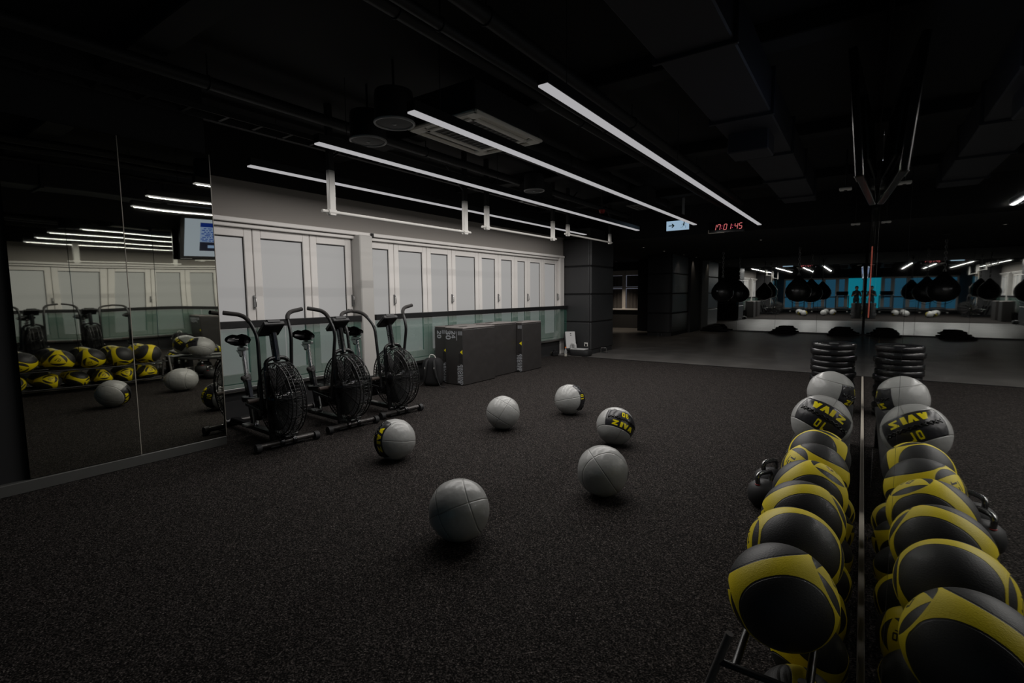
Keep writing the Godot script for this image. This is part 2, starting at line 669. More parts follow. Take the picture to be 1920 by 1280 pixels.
	var pb := mat("box_cover", Color(0.185, 0.175, 0.172), 0.5)
	pb.heightmap_enabled = true
	pb.heightmap_texture = cn
	pb.heightmap_scale = 0.35
	pb.uv1_triplanar = true
	pb.uv1_scale = Vector3(0.9, 0.9, 0.9)
	var pt := mat("box_top", Color(0.42, 0.40, 0.39), 0.6)
	pt.heightmap_enabled = true
	pt.heightmap_texture = cn
	pt.heightmap_scale = 0.35
	pt.uv1_triplanar = true
	pt.uv1_scale = Vector3(1.6, 1.6, 1.6)
	# screen page: blue blocks and rows of writing
	var im := Image.create(128, 96, false, Image.FORMAT_RGB8)
	im.fill(Color(0.50, 0.58, 0.72))
	im.fill_rect(Rect2i(0, 0, 128, 14), Color(0.05, 0.15, 0.45))
	im.fill_rect(Rect2i(0, 66, 128, 30), Color(0.02, 0.04, 0.14))
	im.fill_rect(Rect2i(90, 76, 20, 10), Color(0.5, 0.6, 0.75))
	var r := RandomNumberGenerator.new()
	r.seed = 5
	for row in 8:
		var x := 3
		while x < 120:
			var w := r.randi_range(3, 12)
			im.fill_rect(Rect2i(x, 18 + row * 6, w, 3), Color(0.12, 0.25, 0.55))
			x += w + 3
	var sp := glow("screen_page", Color.WHITE, 0.8)
	sp.emission_texture = tex(im)
	sp.emission_operator = BaseMaterial3D.EMISSION_OP_MULTIPLY
	# balls
	var med := med_pictures()
	var k := 512 / PI
	var hmt := tex(med[1])
	for num in ["02", "03", "04", "05", "10", "15"]:
		var pic: Image = med[0].duplicate()
		print_text(pic, num, Vector2(256 - 0.19 * k, 256 + 0.10 * k), Vector2(0.15, 0) * k, Vector2(0, -0.22) * k, 0.35, Color(0.10, 0.10, 0.08))
		fill(pic, PackedVector2Array([Vector2(256 - 0.14 * k, 256 + 0.15 * k), Vector2(256 + 0.14 * k, 256 + 0.15 * k), Vector2(256 + 0.14 * k, 256 + 0.18 * k), Vector2(256 - 0.14 * k, 256 + 0.18 * k)]), Color(0.10, 0.10, 0.08))
		var mm := mat("med_" + num, Color.WHITE, 0.5)
		mm.albedo_texture = tex(pic)
		mm.heightmap_enabled = true
		mm.heightmap_texture = hmt
		mm.heightmap_scale = 0.35
		mm.texture_repeat = false
	var wh: ImageTexture
	for num in ["10", "06"]:
		var wp := wall_ball_pictures(num)
		if wh == null:
			wh = tex(wp[1])
		var wm := mat("wall_ball_" + num, Color.WHITE, 0.28)
		wm.albedo_texture = tex(wp[0])
		wm.heightmap_enabled = true
		wm.heightmap_texture = wh
		wm.heightmap_scale = 0.7
		wm.texture_repeat = false

# ---------------------------------------------------------------- the shell
func shell() -> void:
	struct("floor", MB.new().span(Vector3(-9.6, -0.2, 4.8), Vector3(0.25, 0, -10.0)), M.carpet)
	struct("floor", MB.new().span(Vector3(-9.6, -0.2, -10.0), Vector3(0.25, 0.004, -19.6)), M.rubber_floor)
	struct("trim_1", MB.new().span(Vector3(-5.15, 0.004, -9.985), Vector3(-0.02, 0.008, -10.02)), M.seal_dark)
	struct("ceiling", MB.new().span(Vector3(-9.6, 3.3, 4.8), Vector3(0.25, 3.5, -19.6)), M.ceiling_black)
	struct("ceiling", MB.new().span(Vector3(-9.6, 2.66, -11.3), Vector3(0.0, 3.3, -19.6)), M.ceiling_black) # lowered part
	# right wall, carrying the long mirror
	struct("wall_right", MB.new().span(Vector3(0.02, 0, 4.8), Vector3(0.25, 3.3, -19.6)), M.black_paint)
	# back wall, with an opening for the side window
	var b := MB.new()
	b.span(Vector3(-7.0, 0, -19.45), Vector3(0.02, 2.7, -19.6))
	b.span(Vector3(-9.6, 0, -19.45), Vector3(-7.0, 0.77, -19.6))
	b.span(Vector3(-9.6, 2.34, -19.45), Vector3(-7.0, 2.7, -19.6))
	struct("wall_back", b, M.black_paint)
	# left wall: parapet under the windows, head above them, then the walls of the side space
	b = MB.new()
	b.span(Vector3(-6.1, 0, -2.2), Vector3(-5.86, 0.33, -10.5))
	struct("wall_left", b, M.black_paint)
	struct("wall_left_head", MB.new().span(Vector3(-6.1, 2.29, -2.2), Vector3(-5.9, 2.72, -11.7)), M.head_wall)
	struct("wall_left_top", MB.new().span(Vector3(-6.1, 2.72, -2.2), Vector3(-5.88, 3.3, -11.7)), M.ceiling_black)  # same wall, blackened: shade above the light strips put into its colour
	b = MB.new()
	b.span(Vector3(-9.6, 0, -11.55), Vector3(-5.9, 2.7, -11.75))
	b.span(Vector3(-9.75, 0, -11.55), Vector3(-9.6, 3.3, -19.6))
	b.span(Vector3(-9.6, 0, -11.55), Vector3(-9.4, 2.7, -19.6))
	struct("wall_side_room", b, M.black_paint)
	# partition that carries the left mirror, and the wall on towards the windows behind the camera
	struct("wall_partition", MB.new().span(Vector3(-6.1, 0, -2.256), Vector3(-5.03, 3.3, 4.8)), M.black_paint)
	# wall behind the camera: posts and head round tall windows
	b = MB.new()
	b.span(Vector3(-5.03, 2.4, 4.5), Vector3(0.02, 3.3, 4.8))
	b.span(Vector3(-5.03, 0, 4.5), Vector3(0.02, 0.12, 4.8))
	struct("wall_front", b, M.black_paint)
	var edges := [-5.03, -4.1, -3.3, -2.45, -1.6, -1.05, 0.02]
	for i in edges.size() - 1:
		var w := frame_struct("window_%d" % (20 + i))
		var x0: float = edges[i] + 0.06
		var x1: float = edges[i + 1] - 0.06
		var big := i == edges.size() - 2
		var fr := MB.new()
		for s in [[x0 - 0.06, x0 + 0.05], [x1 - 0.05, x1 + 0.06]]:
			fr.span(Vector3(s[0], 0.12, 4.5), Vector3(s[1], 2.4, 4.6), 0.006)
		fr.span(Vector3(x0, 0.12, 4.5), Vector3(x1, 0.24, 4.6), 0.006)
		if not big:
			fr.span(Vector3(x0, 2.28, 4.5), Vector3(x1, 2.4, 4.6), 0.006)
		part(w, "frame", fr, M.window_frame)
		part(w, "pane", MB.new().span(Vector3(x0 + 0.04, 0.22, 4.56), Vector3(x1 - 0.04, 2.35, 4.58)), M.sky_pane if big else M.sky_pane_blue)
		if not big:
			part(w, "rail", MB.new().span(Vector3(x0, 0.98, 4.42), Vector3(x1, 1.06, 4.48), 0.01), M.steel_black)

func left_windows() -> void:
	# header tracks and sill
	var b := MB.new()
	b.span(Vector3(-5.92, 2.24, -2.26), Vector3(-5.82, 2.29, -10.42), 0.006)
	b.span(Vector3(-5.96, 2.19, -2.26), Vector3(-5.86, 2.232, -10.42), 0.006)
	struct("trim_2", b, M.window_frame)
	b = MB.new()
	b.span(Vector3(-6.1, 0.33, -2.26), Vector3(-5.80, 0.36, -10.42), 0.006)
	b.span(Vector3(-6.0, 0.36, -2.26), Vector3(-5.90, 0.40, -10.42), 0.006)
	struct("trim_3", b, M.window_frame)
	struct("trim_4", MB.new().span(Vector3(-6.06, 0.0, -10.24), Vector3(-5.84, 2.29, -10.44), 0.01), M.window_frame)
	var gaps := [[-2.26, -3.11, -3.85, -4.49], [-4.75, -5.26, -5.96, -6.57, -7.31, -7.92, -8.49, -8.97, -9.57, -10.24]]
	var i := 0
	for bay in gaps:
		for j in bay.size() - 1:
			i += 1
			var z0: float = bay[j] - 0.004
			var z1: float = bay[j + 1] + 0.004
			var w := frame_struct("window_%d" % i)
			var x := -5.94
			var fr := MB.new()
			var st := 0.095
			fr.span(Vector3(x - 0.03, 0.41, z0), Vector3(x + 0.03, 2.185, z0 - st), 0.006)
			fr.span(Vector3(x - 0.03, 0.41, z1), Vector3(x + 0.03, 2.185, z1 + st), 0.006)
			fr.span(Vector3(x - 0.03, 2.09, z0 - st), Vector3(x + 0.03, 2.185, z1 + st), 0.006)
			fr.span(Vector3(x - 0.03, 0.41, z0 - st), Vector3(x + 0.03, 0.52, z1 + st), 0.006)
			part(w, "frame", fr, M.window_frame)
			var gs := MB.new()
			gs.span(Vector3(x - 0.02, 2.078, z0 - st), Vector3(x + 0.012, 2.09, z1 + st))
			gs.span(Vector3(x - 0.02, 0.52, z1 + st), Vector3(x + 0.012, 2.09, z1 + st + 0.008))
			part(w, "gasket", gs, M.seal_dark)
			part(w, "pane", MB.new().span(Vector3(x - 0.015, 0.515, z0 - st + 0.004), Vector3(x + 0.004, 2.085, z1 + st - 0.004)), M.pane_glow)
			if j % 2 == 0:
				var hd := MB.new()
				hd.span(Vector3(x + 0.03, 1.26, z1 + 0.03), Vector3(x + 0.045, 1.42, z1 + 0.005), 0.003)
				hd.tube([Vector3(x + 0.05, 1.28, z1 + 0.016), Vector3(x + 0.075, 1.29, z1 + 0.016), Vector3(x + 0.075, 1.39, z1 + 0.016), Vector3(x + 0.05, 1.40, z1 + 0.016)], 0.006, 6)
				part(w, "handle", hd, M.brushed)
	# pale post between the two bays
	struct("trim_5", MB.new().span(Vector3(-5.98, 0, -4.50), Vector3(-5.735, 2.24, -4.72), 0.012), M.post_grey)
	struct("trim_6", MB.new().span(Vector3(-5.90, 2.232, -4.755), Vector3(-5.80, 2.285, -4.80)), M.seal_dark)
	# glass balustrade with black rail
	for s in [[-2.262, -4.495, "glass balustrade with black handrail behind the air bikes"], [-4.745, -10.42, "long glass balustrade with black handrail behind the jump boxes"]]:
		var t := thing("balustrade", s[2], "balustrade", Vector3(-5.77, 0.36, (s[0] + s[1]) / 2), 0, "balustrades along the windows")
		var len: float = s[0] - s[1]
		var np := int(round(len / 1.4))
		for k in np:
			var a := -len / 2 + len * k / np
			part(t, "glass_panel", MB.new().span(Vector3(-0.006, 0.0, a + 0.006), Vector3(0.006, 0.70, a + len / np - 0.006)), M.rail_glass)
		part(t, "handrail", MB.new().box(Vector3(0, 0.735, 0), Vector3(0.06, 0.08, len), 0.006), M.steel_black)
		part(t, "base_channel", MB.new().box(Vector3(0, 0.012, 0), Vector3(0.05, 0.024, len), 0.003), M.brushed)

func mirrors() -> void:
	# long mirror on the right: sheets edge to edge
	var t := thing("wall_mirror", "long frameless mirror covering the right wall behind the ball racks", "mirror", Vector3(0, 0, -8))
	var zs := []
	var z := 2.6
	while z > -19.3:
		zs.append(z)
		z -= 1.2
	for i in zs.size():
		var a: float = zs[i] - 0.002
		var e: float = maxf(a - 1.196, -19.44)
		part(t, "mirror_panel", MB.new().span(Vector3(0.0, 0.06, a + 8), Vector3(0.018, 2.62, e + 8), 0.0015), M.mirror)
	part(t, "bottom_channel", MB.new().span(Vector3(-0.012, 0.03, 10.6), Vector3(0.02, 0.06, -1.6), 0.003), M.edge_pale)
	solo("edge_strip", MB.new().box(Vector3.ZERO, Vector3(0.005, 0.70, 0.008), 0.001), M.salmon, "thin salmon coloured strip standing on the mirror joint", "strip", "", X(Vector3(-0.003, 1.49, -6.1)))
	# back mirror
	t = thing("wall_mirror", "wide mirror across the far wall behind the punch bags", "mirror", Vector3(-2.5, 0, -19.44))
	for i in 4:
		part(t, "mirror_panel", MB.new().span(Vector3(-2.49 + i * 1.24, 0.05, 0), Vector3(-2.49 + i * 1.24 + 1.236, 2.6, 0.012), 0.0015), M.mirror)
	part(t, "bottom_channel", MB.new().span(Vector3(-2.5, 0.004, 0), Vector3(2.49, 0.05, 0.02), 0.003), M.steel_black)
	# left mirror: two slightly wavy sheets
	t = thing("wall_mirror", "two tinted mirror sheets on the partition left of the air bikes", "mirror", Vector3(-4.985, 0, -1.57))
	for i in 2:
		var b := MB.new()
		var nx := 20
		var ny := 40
		var z0 := -0.004 - i * 0.69 + 0.69
		var f := func(u: float, w: float) -> Array:
			var yy := 0.09 + 2.6 * w
			var zz := z0 - 0.682 * u
			var am := 0.0003
			var mid := z0 - 0.341
			var lean := -0.0245 if i == 0 else -0.0175
			var bow := 0.018
			var px := am * sin(zz * 8.0 + i) * sin(yy * 2.6 + 0.7 * i) + 0.0003 * sin(yy * 5.0 + zz * 2) + lean * (zz - mid) + bow * (zz - mid) * (zz - mid)
			var dz := am * 8.0 * cos(zz * 8.0 + i) * sin(yy * 2.6 + 0.7 * i) + 0.0003 * 2.0 * cos(yy * 5.0 + zz * 2) + lean + 2.0 * bow * (zz - mid)
			var dy := am * 2.6 * sin(zz * 8.0 + i) * cos(yy * 2.6 + 0.7 * i) + 0.0003 * 5.0 * cos(yy * 5.0 + zz * 2)
			return [Vector3(px, yy, zz), Vector3(1, -dy, -dz).normalized()]
		for a in nx:
			for c in ny:
				var p = f.call(float(a) / nx, float(c) / ny)
				var q = f.call(float(a + 1) / nx, float(c) / ny)
				var r = f.call(float(a + 1) / nx, float(c + 1) / ny)
				var s = f.call(float(a) / nx, float(c + 1) / ny)
				b.quad(p[0], q[0], r[0], s[0], p[1], q[1], r[1], s[1])
		b.span(Vector3(-0.035, 0.09, z0), Vector3(-0.012, 2.69, z0 - 0.682))
		part(t, "mirror_panel", b, M.mirror_tinted)
		part(t, "edge_trim", MB.new().span(Vector3(-0.02, 0.09, z0 - 0.683), Vector3(0.012, 2.69, z0 - 0.689), 0.001), M.edge_pale)
	struct("baseboard_left", MB.new().span(Vector3(-5.03, 0, -0.5), Vector3(-4.97, 0.085, -2.258), 0.004), M.kick_plate)

func column(called: String, x0: float, x1: float, z0: float, z1: float) -> void:
	var s := frame_struct(called)
	part(s, "core", MB.new().span(Vector3(x0 + 0.05, 0, z0 - 0.05), Vector3(x1 - 0.05, 2.9, z1 + 0.05)), M.black_paint)
	part(s, "plinth", MB.new().span(Vector3(x0 + 0.02, 0, z0 - 0.02), Vector3(x1 - 0.02, 0.105, z1 + 0.02), 0.004), M.black_paint)
	var p := 0.645
	for r in 4:
		var y := 0.108 + r * p
		var h := p - 0.008
		part(s, "pad", MB.new().span(Vector3(x0, y, z0), Vector3(x1 - 0.055, y + h, z0 - 0.06), 0.024), M.pad_vinyl)
		part(s, "pad", MB.new().span(Vector3(x1 - 0.055, y, z0), Vector3(x1, y + h, z1), 0.024), M.pad_vinyl)

func ceiling_services() -> void:
	# pipes, trays and ducts running with the room, all painted black
	var list := [[-2.05, 3.12, 0.05], [-2.25, 3.05, 0.035], [-2.42, 3.10, 0.045], [-4.35, 3.08, 0.05], [-1.25, 3.12, 0.03], [-5.3, 3.15, 0.06]]
	var lb := ["thick black ceiling pipe nearest the bright light strip", "thin low black ceiling pipe in the middle of three", "black ceiling pipe beside the air conditioner", "black ceiling pipe above the third light strip", "thin black conduit beside the blue duct", "thick black ceiling pipe near the window wall"]
	for i in list.size():
		var l = list[i]
		var t := thing("ceiling_pipe", lb[i], "pipe", Vector3(l[0], l[1], -4.2), 0, "pipes along the ceiling")
		part(t, "pipe", MB.new().tube([Vector3(0, 0, 5.5), Vector3(0, 0, -6.4)], l[2], 14), M.pipe_black)
		for k in 5:
			var hz: float = 4.0 - k * 2.4 + 0.2 * i
			var h := MB.new()
			h.tube([Vector3(0, l[2], hz), Vector3(0, 3.3 - l[1], hz)], 0.006, 6)
			h.at(X(Vector3(0, 0, hz), RX(90))).ring(l[2] + 0.004, 0.006, 16, 5)
			part(t, "hanger", h, M.pipe_black)
	var d := thing("air_duct", "square blue-black air duct running along the ceiling", "duct", Vector3(-0.95, 3.0, -4.6))
	part(d, "duct_body", MB.new().box(Vector3.ZERO, Vector3(0.45, 0.32, 9.6), 0.01), M.duct_blue)
	for k in 7:
		part(d, "flange", MB.new().box(Vector3(0, 0, 4.2 - k * 1.4), Vector3(0.50, 0.37, 0.03), 0.004), M.duct_blue)
	part(d, "outlet", MB.new().box(Vector3(-0.02, -0.24, -0.6), Vector3(0.34, 0.18, 0.34), 0.01), M.duct_blue)
	var sp := thing("air_duct", "round black air duct above the window side lights", "duct", Vector3(-3.35, 3.1, -6.6))
	part(sp, "duct_body", MB.new().tube([Vector3(0, 0, 2.1), Vector3(0, 0, -3.4)], 0.14, 20), M.pipe_black)
	for k in 5:
		part(sp, "collar", MB.new().at(X(Vector3(0, 0, 2.0 - k * 1.3), RX(90))).ring(0.142, 0.012, 24, 6), M.pipe_black)
	for k in 5:
		var z := 2.2 - k * 2.6
		solo("ceiling_beam", MB.new().box(Vector3.ZERO, Vector3(6.0, 0.14, 0.22), 0.008), M.ceiling_black, ["black cross beam above the camera", "black cross beam ahead of the light strips", "black cross beam over the first jump box", "black cross beam past the middle of the room", "black cross beam nearest the digital clock"][k], "beam", "ceiling cross beams", X(Vector3(-3.0, 3.235, z - 1.2)))
	var tr := thing("cable_tray", "slotted black cable tray beside the left light strips", "cable tray", Vector3(-4.74, 2.98, -5.2))
	for s in [-0.1, 0.1]:
		part(tr, "side_rail", MB.new().box(Vector3(s, 0, 0), Vector3(0.012, 0.05, 9.0), 0.002), M.pipe_black)
	for k in 30:
		part(tr, "rung", MB.new().box(Vector3(0, -0.012, 4.4 - k * 0.3), Vector3(0.2, 0.012, 0.03), 0.002), M.pipe_black)

func light_strips() -> void:
	var L := [[-1.69, -2.68, -10.40, "brightest and nearest linear ceiling light strip"], [-2.65, -2.52, -9.62, "linear ceiling light strip crossing below the air conditioner"], [-3.79, -2.56, -9.75, "third linear ceiling light strip from the mirror"], [-4.94, -2.60, -9.73, "linear ceiling light strip nearest the windows"]]
	for l in L:
		var len: float = l[1] - l[2]
		var t := thing("linear_light", l[3], "ceiling light", Vector3(l[0], 2.65, (l[1] + l[2]) / 2), 0, "linear ceiling lights")
		part(t, "housing", MB.new().box(Vector3(0, 0.045, 0), Vector3(0.075, 0.07, len), 0.003), M.steel_black)
		part(t, "light_diffuser", MB.new().box(Vector3(0, 0.004, 0), Vector3(0.068, 0.014, len - 0.004), 0.003), M.tube_glow)
		for k in 4:
			var z := -len / 2 + 0.3 + (len - 0.6) * k / 3.0
			part(t, "suspension_cable", MB.new().tube([Vector3(0, 0.08, z), Vector3(0, 0.62, z)], 0.003, 5), M.pipe_black)
		var a := AreaLight3D.new()
		a.name = "strip_light"
		a.area_size = Vector2(0.02, len - 0.05)
		a.light_energy = STRIP
		a.light_color = Color(1.0, 0.985, 0.97)
		a.shadow_enabled = true
		a.position = Vector3(0, -0.006, 0)
		a.rotation_degrees = Vector3(-90, 0, 0)
		t.add_child(a)

func ceiling_fixtures() -> void:
	# cassette air conditioner
	var t := thing("air_conditioner", "white ceiling cassette air conditioner above the second light strip", "air conditioner", Vector3(-3.02, 2.86, -3.72))
	var hx := 0.39
	var hz := 0.51
	var f := MB.new()
	for s in [-1.0, 1.0]:
		f.box(Vector3(s * (hx - 0.02), 0, 0), Vector3(0.04, 0.035, hz * 2), 0.012)
		f.box(Vector3(0, 0, s * (hz - 0.02)), Vector3(hx * 2, 0.035, 0.04), 0.012)
		f.box(Vector3(s * (hx - 0.135), 0, 0), Vector3(0.05, 0.03, hz * 2 - 0.2), 0.008)
		f.box(Vector3(0, 0, s * (hz - 0.135)), Vector3(hx * 2 - 0.2, 0.03, 0.05), 0.008)
		for q in [-1.0, 1.0]:
			f.box(Vector3(s * (hx - 0.07), 0, q * (hz - 0.07)), Vector3(0.13, 0.034, 0.13), 0.012)
	part(t, "fascia", f, M.ac_white)
	part(t, "casing", MB.new().box(Vector3(0, 0.14, 0), Vector3(hx * 2 - 0.04, 0.24, hz * 2 - 0.04), 0.01), M.pipe_black)
	part(t, "intake_grille", MB.new().box(Vector3(0, 0.004, 0), Vector3(hx * 2 - 0.32, 0.02, hz * 2 - 0.32), 0.004), M.ac_slot)
	for k in 9:
		part(t, "grille_slat", MB.new().box(Vector3(0, -0.008, -0.28 + k * 0.07), Vector3(hx * 2 - 0.34, 0.006, 0.01), 0.001), M.kick_plate)
	for s in [-1.0, 1.0]:
		part(t, "louvre", MB.new().box(Vector3(s * (hx - 0.075), 0.006, 0), Vector3(0.05, 0.006, hz * 2 - 0.3), 0.002, RZ(s * 18)), M.ac_white)
		part(t, "louvre", MB.new().box(Vector3(0, 0.006, s * (hz - 0.075)), Vector3(hx * 2 - 0.3, 0.006, 0.05), 0.002, RX(-s * 18)), M.ac_white)
	for v in [[Vector3(-3.1, 2.82, -8.1), "pale slotted ceiling grille near the end of the second light strip"], [Vector3(-4.2, 2.8, -6.6), "small pale slotted grille above the third light strip"]]:
		var g := thing("ceiling_grille", v[1], "grille", v[0], 0, "small ceiling grilles")
		part(g, "grille_frame", MB.new().box(Vector3.ZERO, Vector3(0.34, 0.02, 0.5), 0.006), M.kick_plate)
		part(g, "grille_box", MB.new().box(Vector3(0, 0.15, 0), Vector3(0.3, 0.28, 0.46), 0.006), M.pipe_black)
		for k in 4:
			part(g, "slat", MB.new().box(Vector3(-0.1 + k * 0.066, -0.014, 0), Vector3(0.02, 0.01, 0.42), 0.002), M.ac_slot)
	# pendant speakers
	var proto: Node3D
	var spots := [[Vector3(-3.26, 2.80, -2.93), "round black pendant speaker touching the second light strip"], [Vector3(-3.81, 2.80, -3.11), "round black pendant speaker above the third light strip's near end"], [Vector3(-3.78, 2.80, -5.88), "small round pendant speaker between the second and third light strips"]]
	for s in spots:
		if proto == null:
			proto = thing("pendant_speaker", s[1], "speaker", s[0], 0, "pendant speakers")
			part(proto, "can", MB.new().lathe([Vector2(0.158, 0.0), Vector2(0.158, 0.2), Vector2(0.15, 0.25), Vector2(0.0, 0.26)], 32), M.pipe_black)
			part(proto, "rim", MB.new().at(X(Vector3(0, 0.005, 0))).ring(0.158, 0.011, 40, 6), M.speaker_ring)
			part(proto, "grille", MB.new().lathe([Vector2(0.0, -0.004), Vector2(0.08, -0.002), Vector2(0.155, 0.006)], 32), M.speaker_grille)
			part(proto, "centre_badge", MB.new().lathe([Vector2(0.0, -0.012), Vector2(0.014, -0.010), Vector2(0.018, -0.003)], 12), M.speaker_ring)
			part(proto, "hanger", MB.new().tube([Vector3(0, 0.25, 0), Vector3(0, 0.5, 0)], 0.01, 8), M.pipe_black)
		else:
			var c := copy(proto, X(s[0]), s[1], "pendant speakers")
			if s[0].z < -5:
				c.scale = Vector3.ONE * 0.85
	# red call point / smoke detector on the ceiling
	t = thing("smoke_detector", "small dark red smoke detector hanging between the light strips", "detector", Vector3(-3.75, 2.80, -7.98))
	part(t, "detector_body", MB.new().lathe([Vector2(0.0, -0.04), Vector2(0.035, -0.036), Vector2(0.05, -0.01), Vector2(0.055, 0.02), Vector2(0.0, 0.022)], 20), M.sensor_red)
	part(t, "stem", MB.new().tube([Vector3(0, 0.02, 0), Vector3(0, 0.5, 0)], 0.012, 8), M.pipe_black)
	# pull-up bars
	var bars := [[-3.10, -5.36, 2.25, "long white pull-up bar nearest the mirror partition"], [-5.66, -7.70, 2.36, "middle white pull-up bar hung from the ceiling"], [-8.06, -10.08, 2.485, "farthest white pull-up bar beside the padded column"]]
	for b in bars:
		var c: float = (b[0] + b[1]) / 2
		var h: float = (b[0] - b[1]) / 2
		var o := thing("pull_up_bar", b[3], "pull-up bar", Vector3(-4.5, b[2], c), 0, "pull-up bars")
		part(o, "bar", MB.new().tube([Vector3(0, 0, h + 0.02), Vector3(0, 0, -h - 0.02)], 0.017, 12), M.white_powder)
		for s in [-1.0, 1.0]:
			var z: float = s * (h - 0.09)
			var top: float = 2.66 - b[2]
			part(o, "hanger_post", MB.new().box(Vector3(0, (top - 0.035) / 2, z), Vector3(0.05, top + 0.035, 0.07), 0.004), M.white_powder)
			part(o, "ceiling_drop", MB.new().box(Vector3(0, (3.3 - b[2] + top) / 2, z), Vector3(0.046, 3.3 - 2.66, 0.066), 0.004), M.pipe_black)  # upper length of the white post, coloured black to paint in its shade
			part(o, "clamp", MB.new().at(X(Vector3(0, 0, z), RX(90))).lathe([Vector2(0.018, -0.045), Vector2(0.03, -0.045), Vector2(0.03, 0.045), Vector2(0.018, 0.045)], 14), M.white_powder)
			part(o, "brace", MB.new().tube([Vector3(0, 0.55, z - s * 0.03), Vector3(0, 0.80, z - s * 0.35)], 0.012, 8), M.pipe_black)
	# exit sign
	t = thing("exit_sign", "pale lit exit sign with green arrow hanging past the light strips", "sign", Vector3(-3.18, 2.76, -10.35), 0)
	part(t, "sign_box", MB.new().box(Vector3.ZERO, Vector3(0.46, 0.20, 0.05), 0.006), M.plastic_grey)
	part(t, "sign_light_panel", MB.new().box(Vector3(0, 0, 0.026), Vector3(0.45, 0.19, 0.006), 0.001), M.exit_glow)
	part(t, "sign_light_panel", MB.new().box(Vector3(0, 0, -0.026), Vector3(0.45, 0.19, 0.006), 0.001), M.exit_glow)
	part(t, "arrow", MB.new().at(X(Vector3(-0.12, 0, 0.03))).prism(PackedVector2Array([Vector2(-0.06, -0.008), Vector2(0.02, -0.008), Vector2(-0.005, -0.04), Vector2(0.02, -0.04), Vector2(0.06, 0), Vector2(0.02, 0.04), Vector2(-0.005, 0.04), Vector2(0.02, 0.008), Vector2(-0.06, 0.008)]), 0.002), M.green_sign)
	var man := MB.new()
	man.at(X(Vector3(0.13, 0.052, 0.031))).prism(_disc(0.014, 10), 0.002)
	man.at(X(Vector3(0.12, 0.0, 0.03))).prism(PackedVector2Array([Vector2(-0.012, -0.01), Vector2(0.012, -0.01), Vector2(0.018, 0.035), Vector2(-0.006, 0.035)]), 0.002)
	for q in [[Vector2(0.0, -0.005), Vector2(0.045, -0.02)], [Vector2(0.045, -0.02), Vector2(0.04, -0.06)], [Vector2(-0.004, -0.005), Vector2(-0.02, -0.04)], [Vector2(-0.02, -0.04), Vector2(-0.06, -0.045)], [Vector2(0.01, 0.03), Vector2(0.05, 0.015)], [Vector2(0.0, 0.03), Vector2(-0.04, 0.005)]]:
		man.at(X(Vector3(0.12, 0, 0.031))).beam(Vector3(q[0].x, q[0].y, 0), Vector3(q[1].x, q[1].y, 0), 0.003, 0.013, 0.0, Vector3.BACK)
	part(t, "running_figure", man, M.green_sign)
	part(t, "bracket", MB.new().box(Vector3(0.1, 0.32, 0), Vector3(0.05, 0.44, 0.02), 0.003), M.plastic_grey)
	part(t, "bracket", MB.new().box(Vector3(-0.12, 0.32, 0), Vector3(0.05, 0.44, 0.02), 0.003), M.pipe_black)
	# digital clock
	t = thing("digital_clock", "black digital wall clock showing 17:01:45 in red", "clock", Vector3(-2.30, 2.68, -10.55), 0)
	part(t, "clock_case", MB.new().box(Vector3.ZERO, Vector3(0.66, 0.22, 0.06), 0.006), M.gloss_black)
	for s in [-0.2, 0.2]:
		part(t, "hanger_rod", MB.new().tube([Vector3(s, 0.10, 0), Vector3(s, 0.615, 0)], 0.008, 6), M.pipe_black)
	part(t, "corner_bracket", MB.new().box(Vector3(-0.18, -0.105, 0.036), Vector3(0.30, 0.012, 0.012), 0.002).box(Vector3(-0.325, -0.075, 0.036), Vector3(0.012, 0.07, 0.012), 0.002), M.edge_pale)
	var seg := {"0": "abcdef", "1": "bc", "4": "fgbc", "5": "afgcd", "7": "fabc"}
	var x := -0.235
	for at in 16:
		if at == 8:
			x = -0.235 # the other face
		var ch: String = "17:01:45"[at % 8]
		var dg := MB.new()
		var sh := Basis(Vector3(1, 0, 0), Vector3(0.14, 1, 0), Vector3(0, 0, 1))
		dg.at((Transform3D.IDENTITY if at < 8 else X(Vector3.ZERO, RY(180))) * Transform3D(sh, Vector3(x, 0.0, 0.034)))
		if ch == ":":
			dg.box(Vector3(0.0, 0.022, 0), Vector3(0.013, 0.013, 0.004)).box(Vector3(0.0, -0.022, 0), Vector3(0.013, 0.013, 0.004))
			part(t, "display_colon", dg, M.clock_pink)
			x += 0.042
			continue
		for s in seg[ch]:
			match s:
				"a": dg.box(Vector3(0.022, 0.052, 0), Vector3(0.04, 0.012, 0.004))
				"g": dg.box(Vector3(0.022, 0.0, 0), Vector3(0.04, 0.012, 0.004))
				"d": dg.box(Vector3(0.022, -0.052, 0), Vector3(0.04, 0.012, 0.004))
				"b": dg.box(Vector3(0.047, 0.026, 0), Vector3(0.012, 0.046, 0.004))
				"c": dg.box(Vector3(0.047, -0.026, 0), Vector3(0.012, 0.046, 0.004))
				"f": dg.box(Vector3(-0.003, 0.026, 0), Vector3(0.012, 0.046, 0.004))
				"e": dg.box(Vector3(-0.003, -0.026, 0), Vector3(0.012, 0.046, 0.004))
		part(t, "display_digit", dg, M.clock_red)
		x += 0.078
	# television on the mirror wall
	t = thing("television", "flat television on a bracket against the right mirror", "television", Vector3(-0.11, 2.46, -4.34), 0)
	t.basis = RY(-90 - 3.5) * RX(5)
	part(t, "bezel", MB.new().box(Vector3(0, 0, -0.012), Vector3(1.28, 0.76, 0.045), 0.006), M.gloss_black)
	part(t, "screen", MB.new().box(Vector3(0, 0, 0.012), Vector3(1.16, 0.66, 0.003)), M.screen_white)
	part(t, "screen_page", MB.new().quadpanel(Vector3(0.02, 0.02, 0.0145), 0.72, 0.5), M.screen_page)
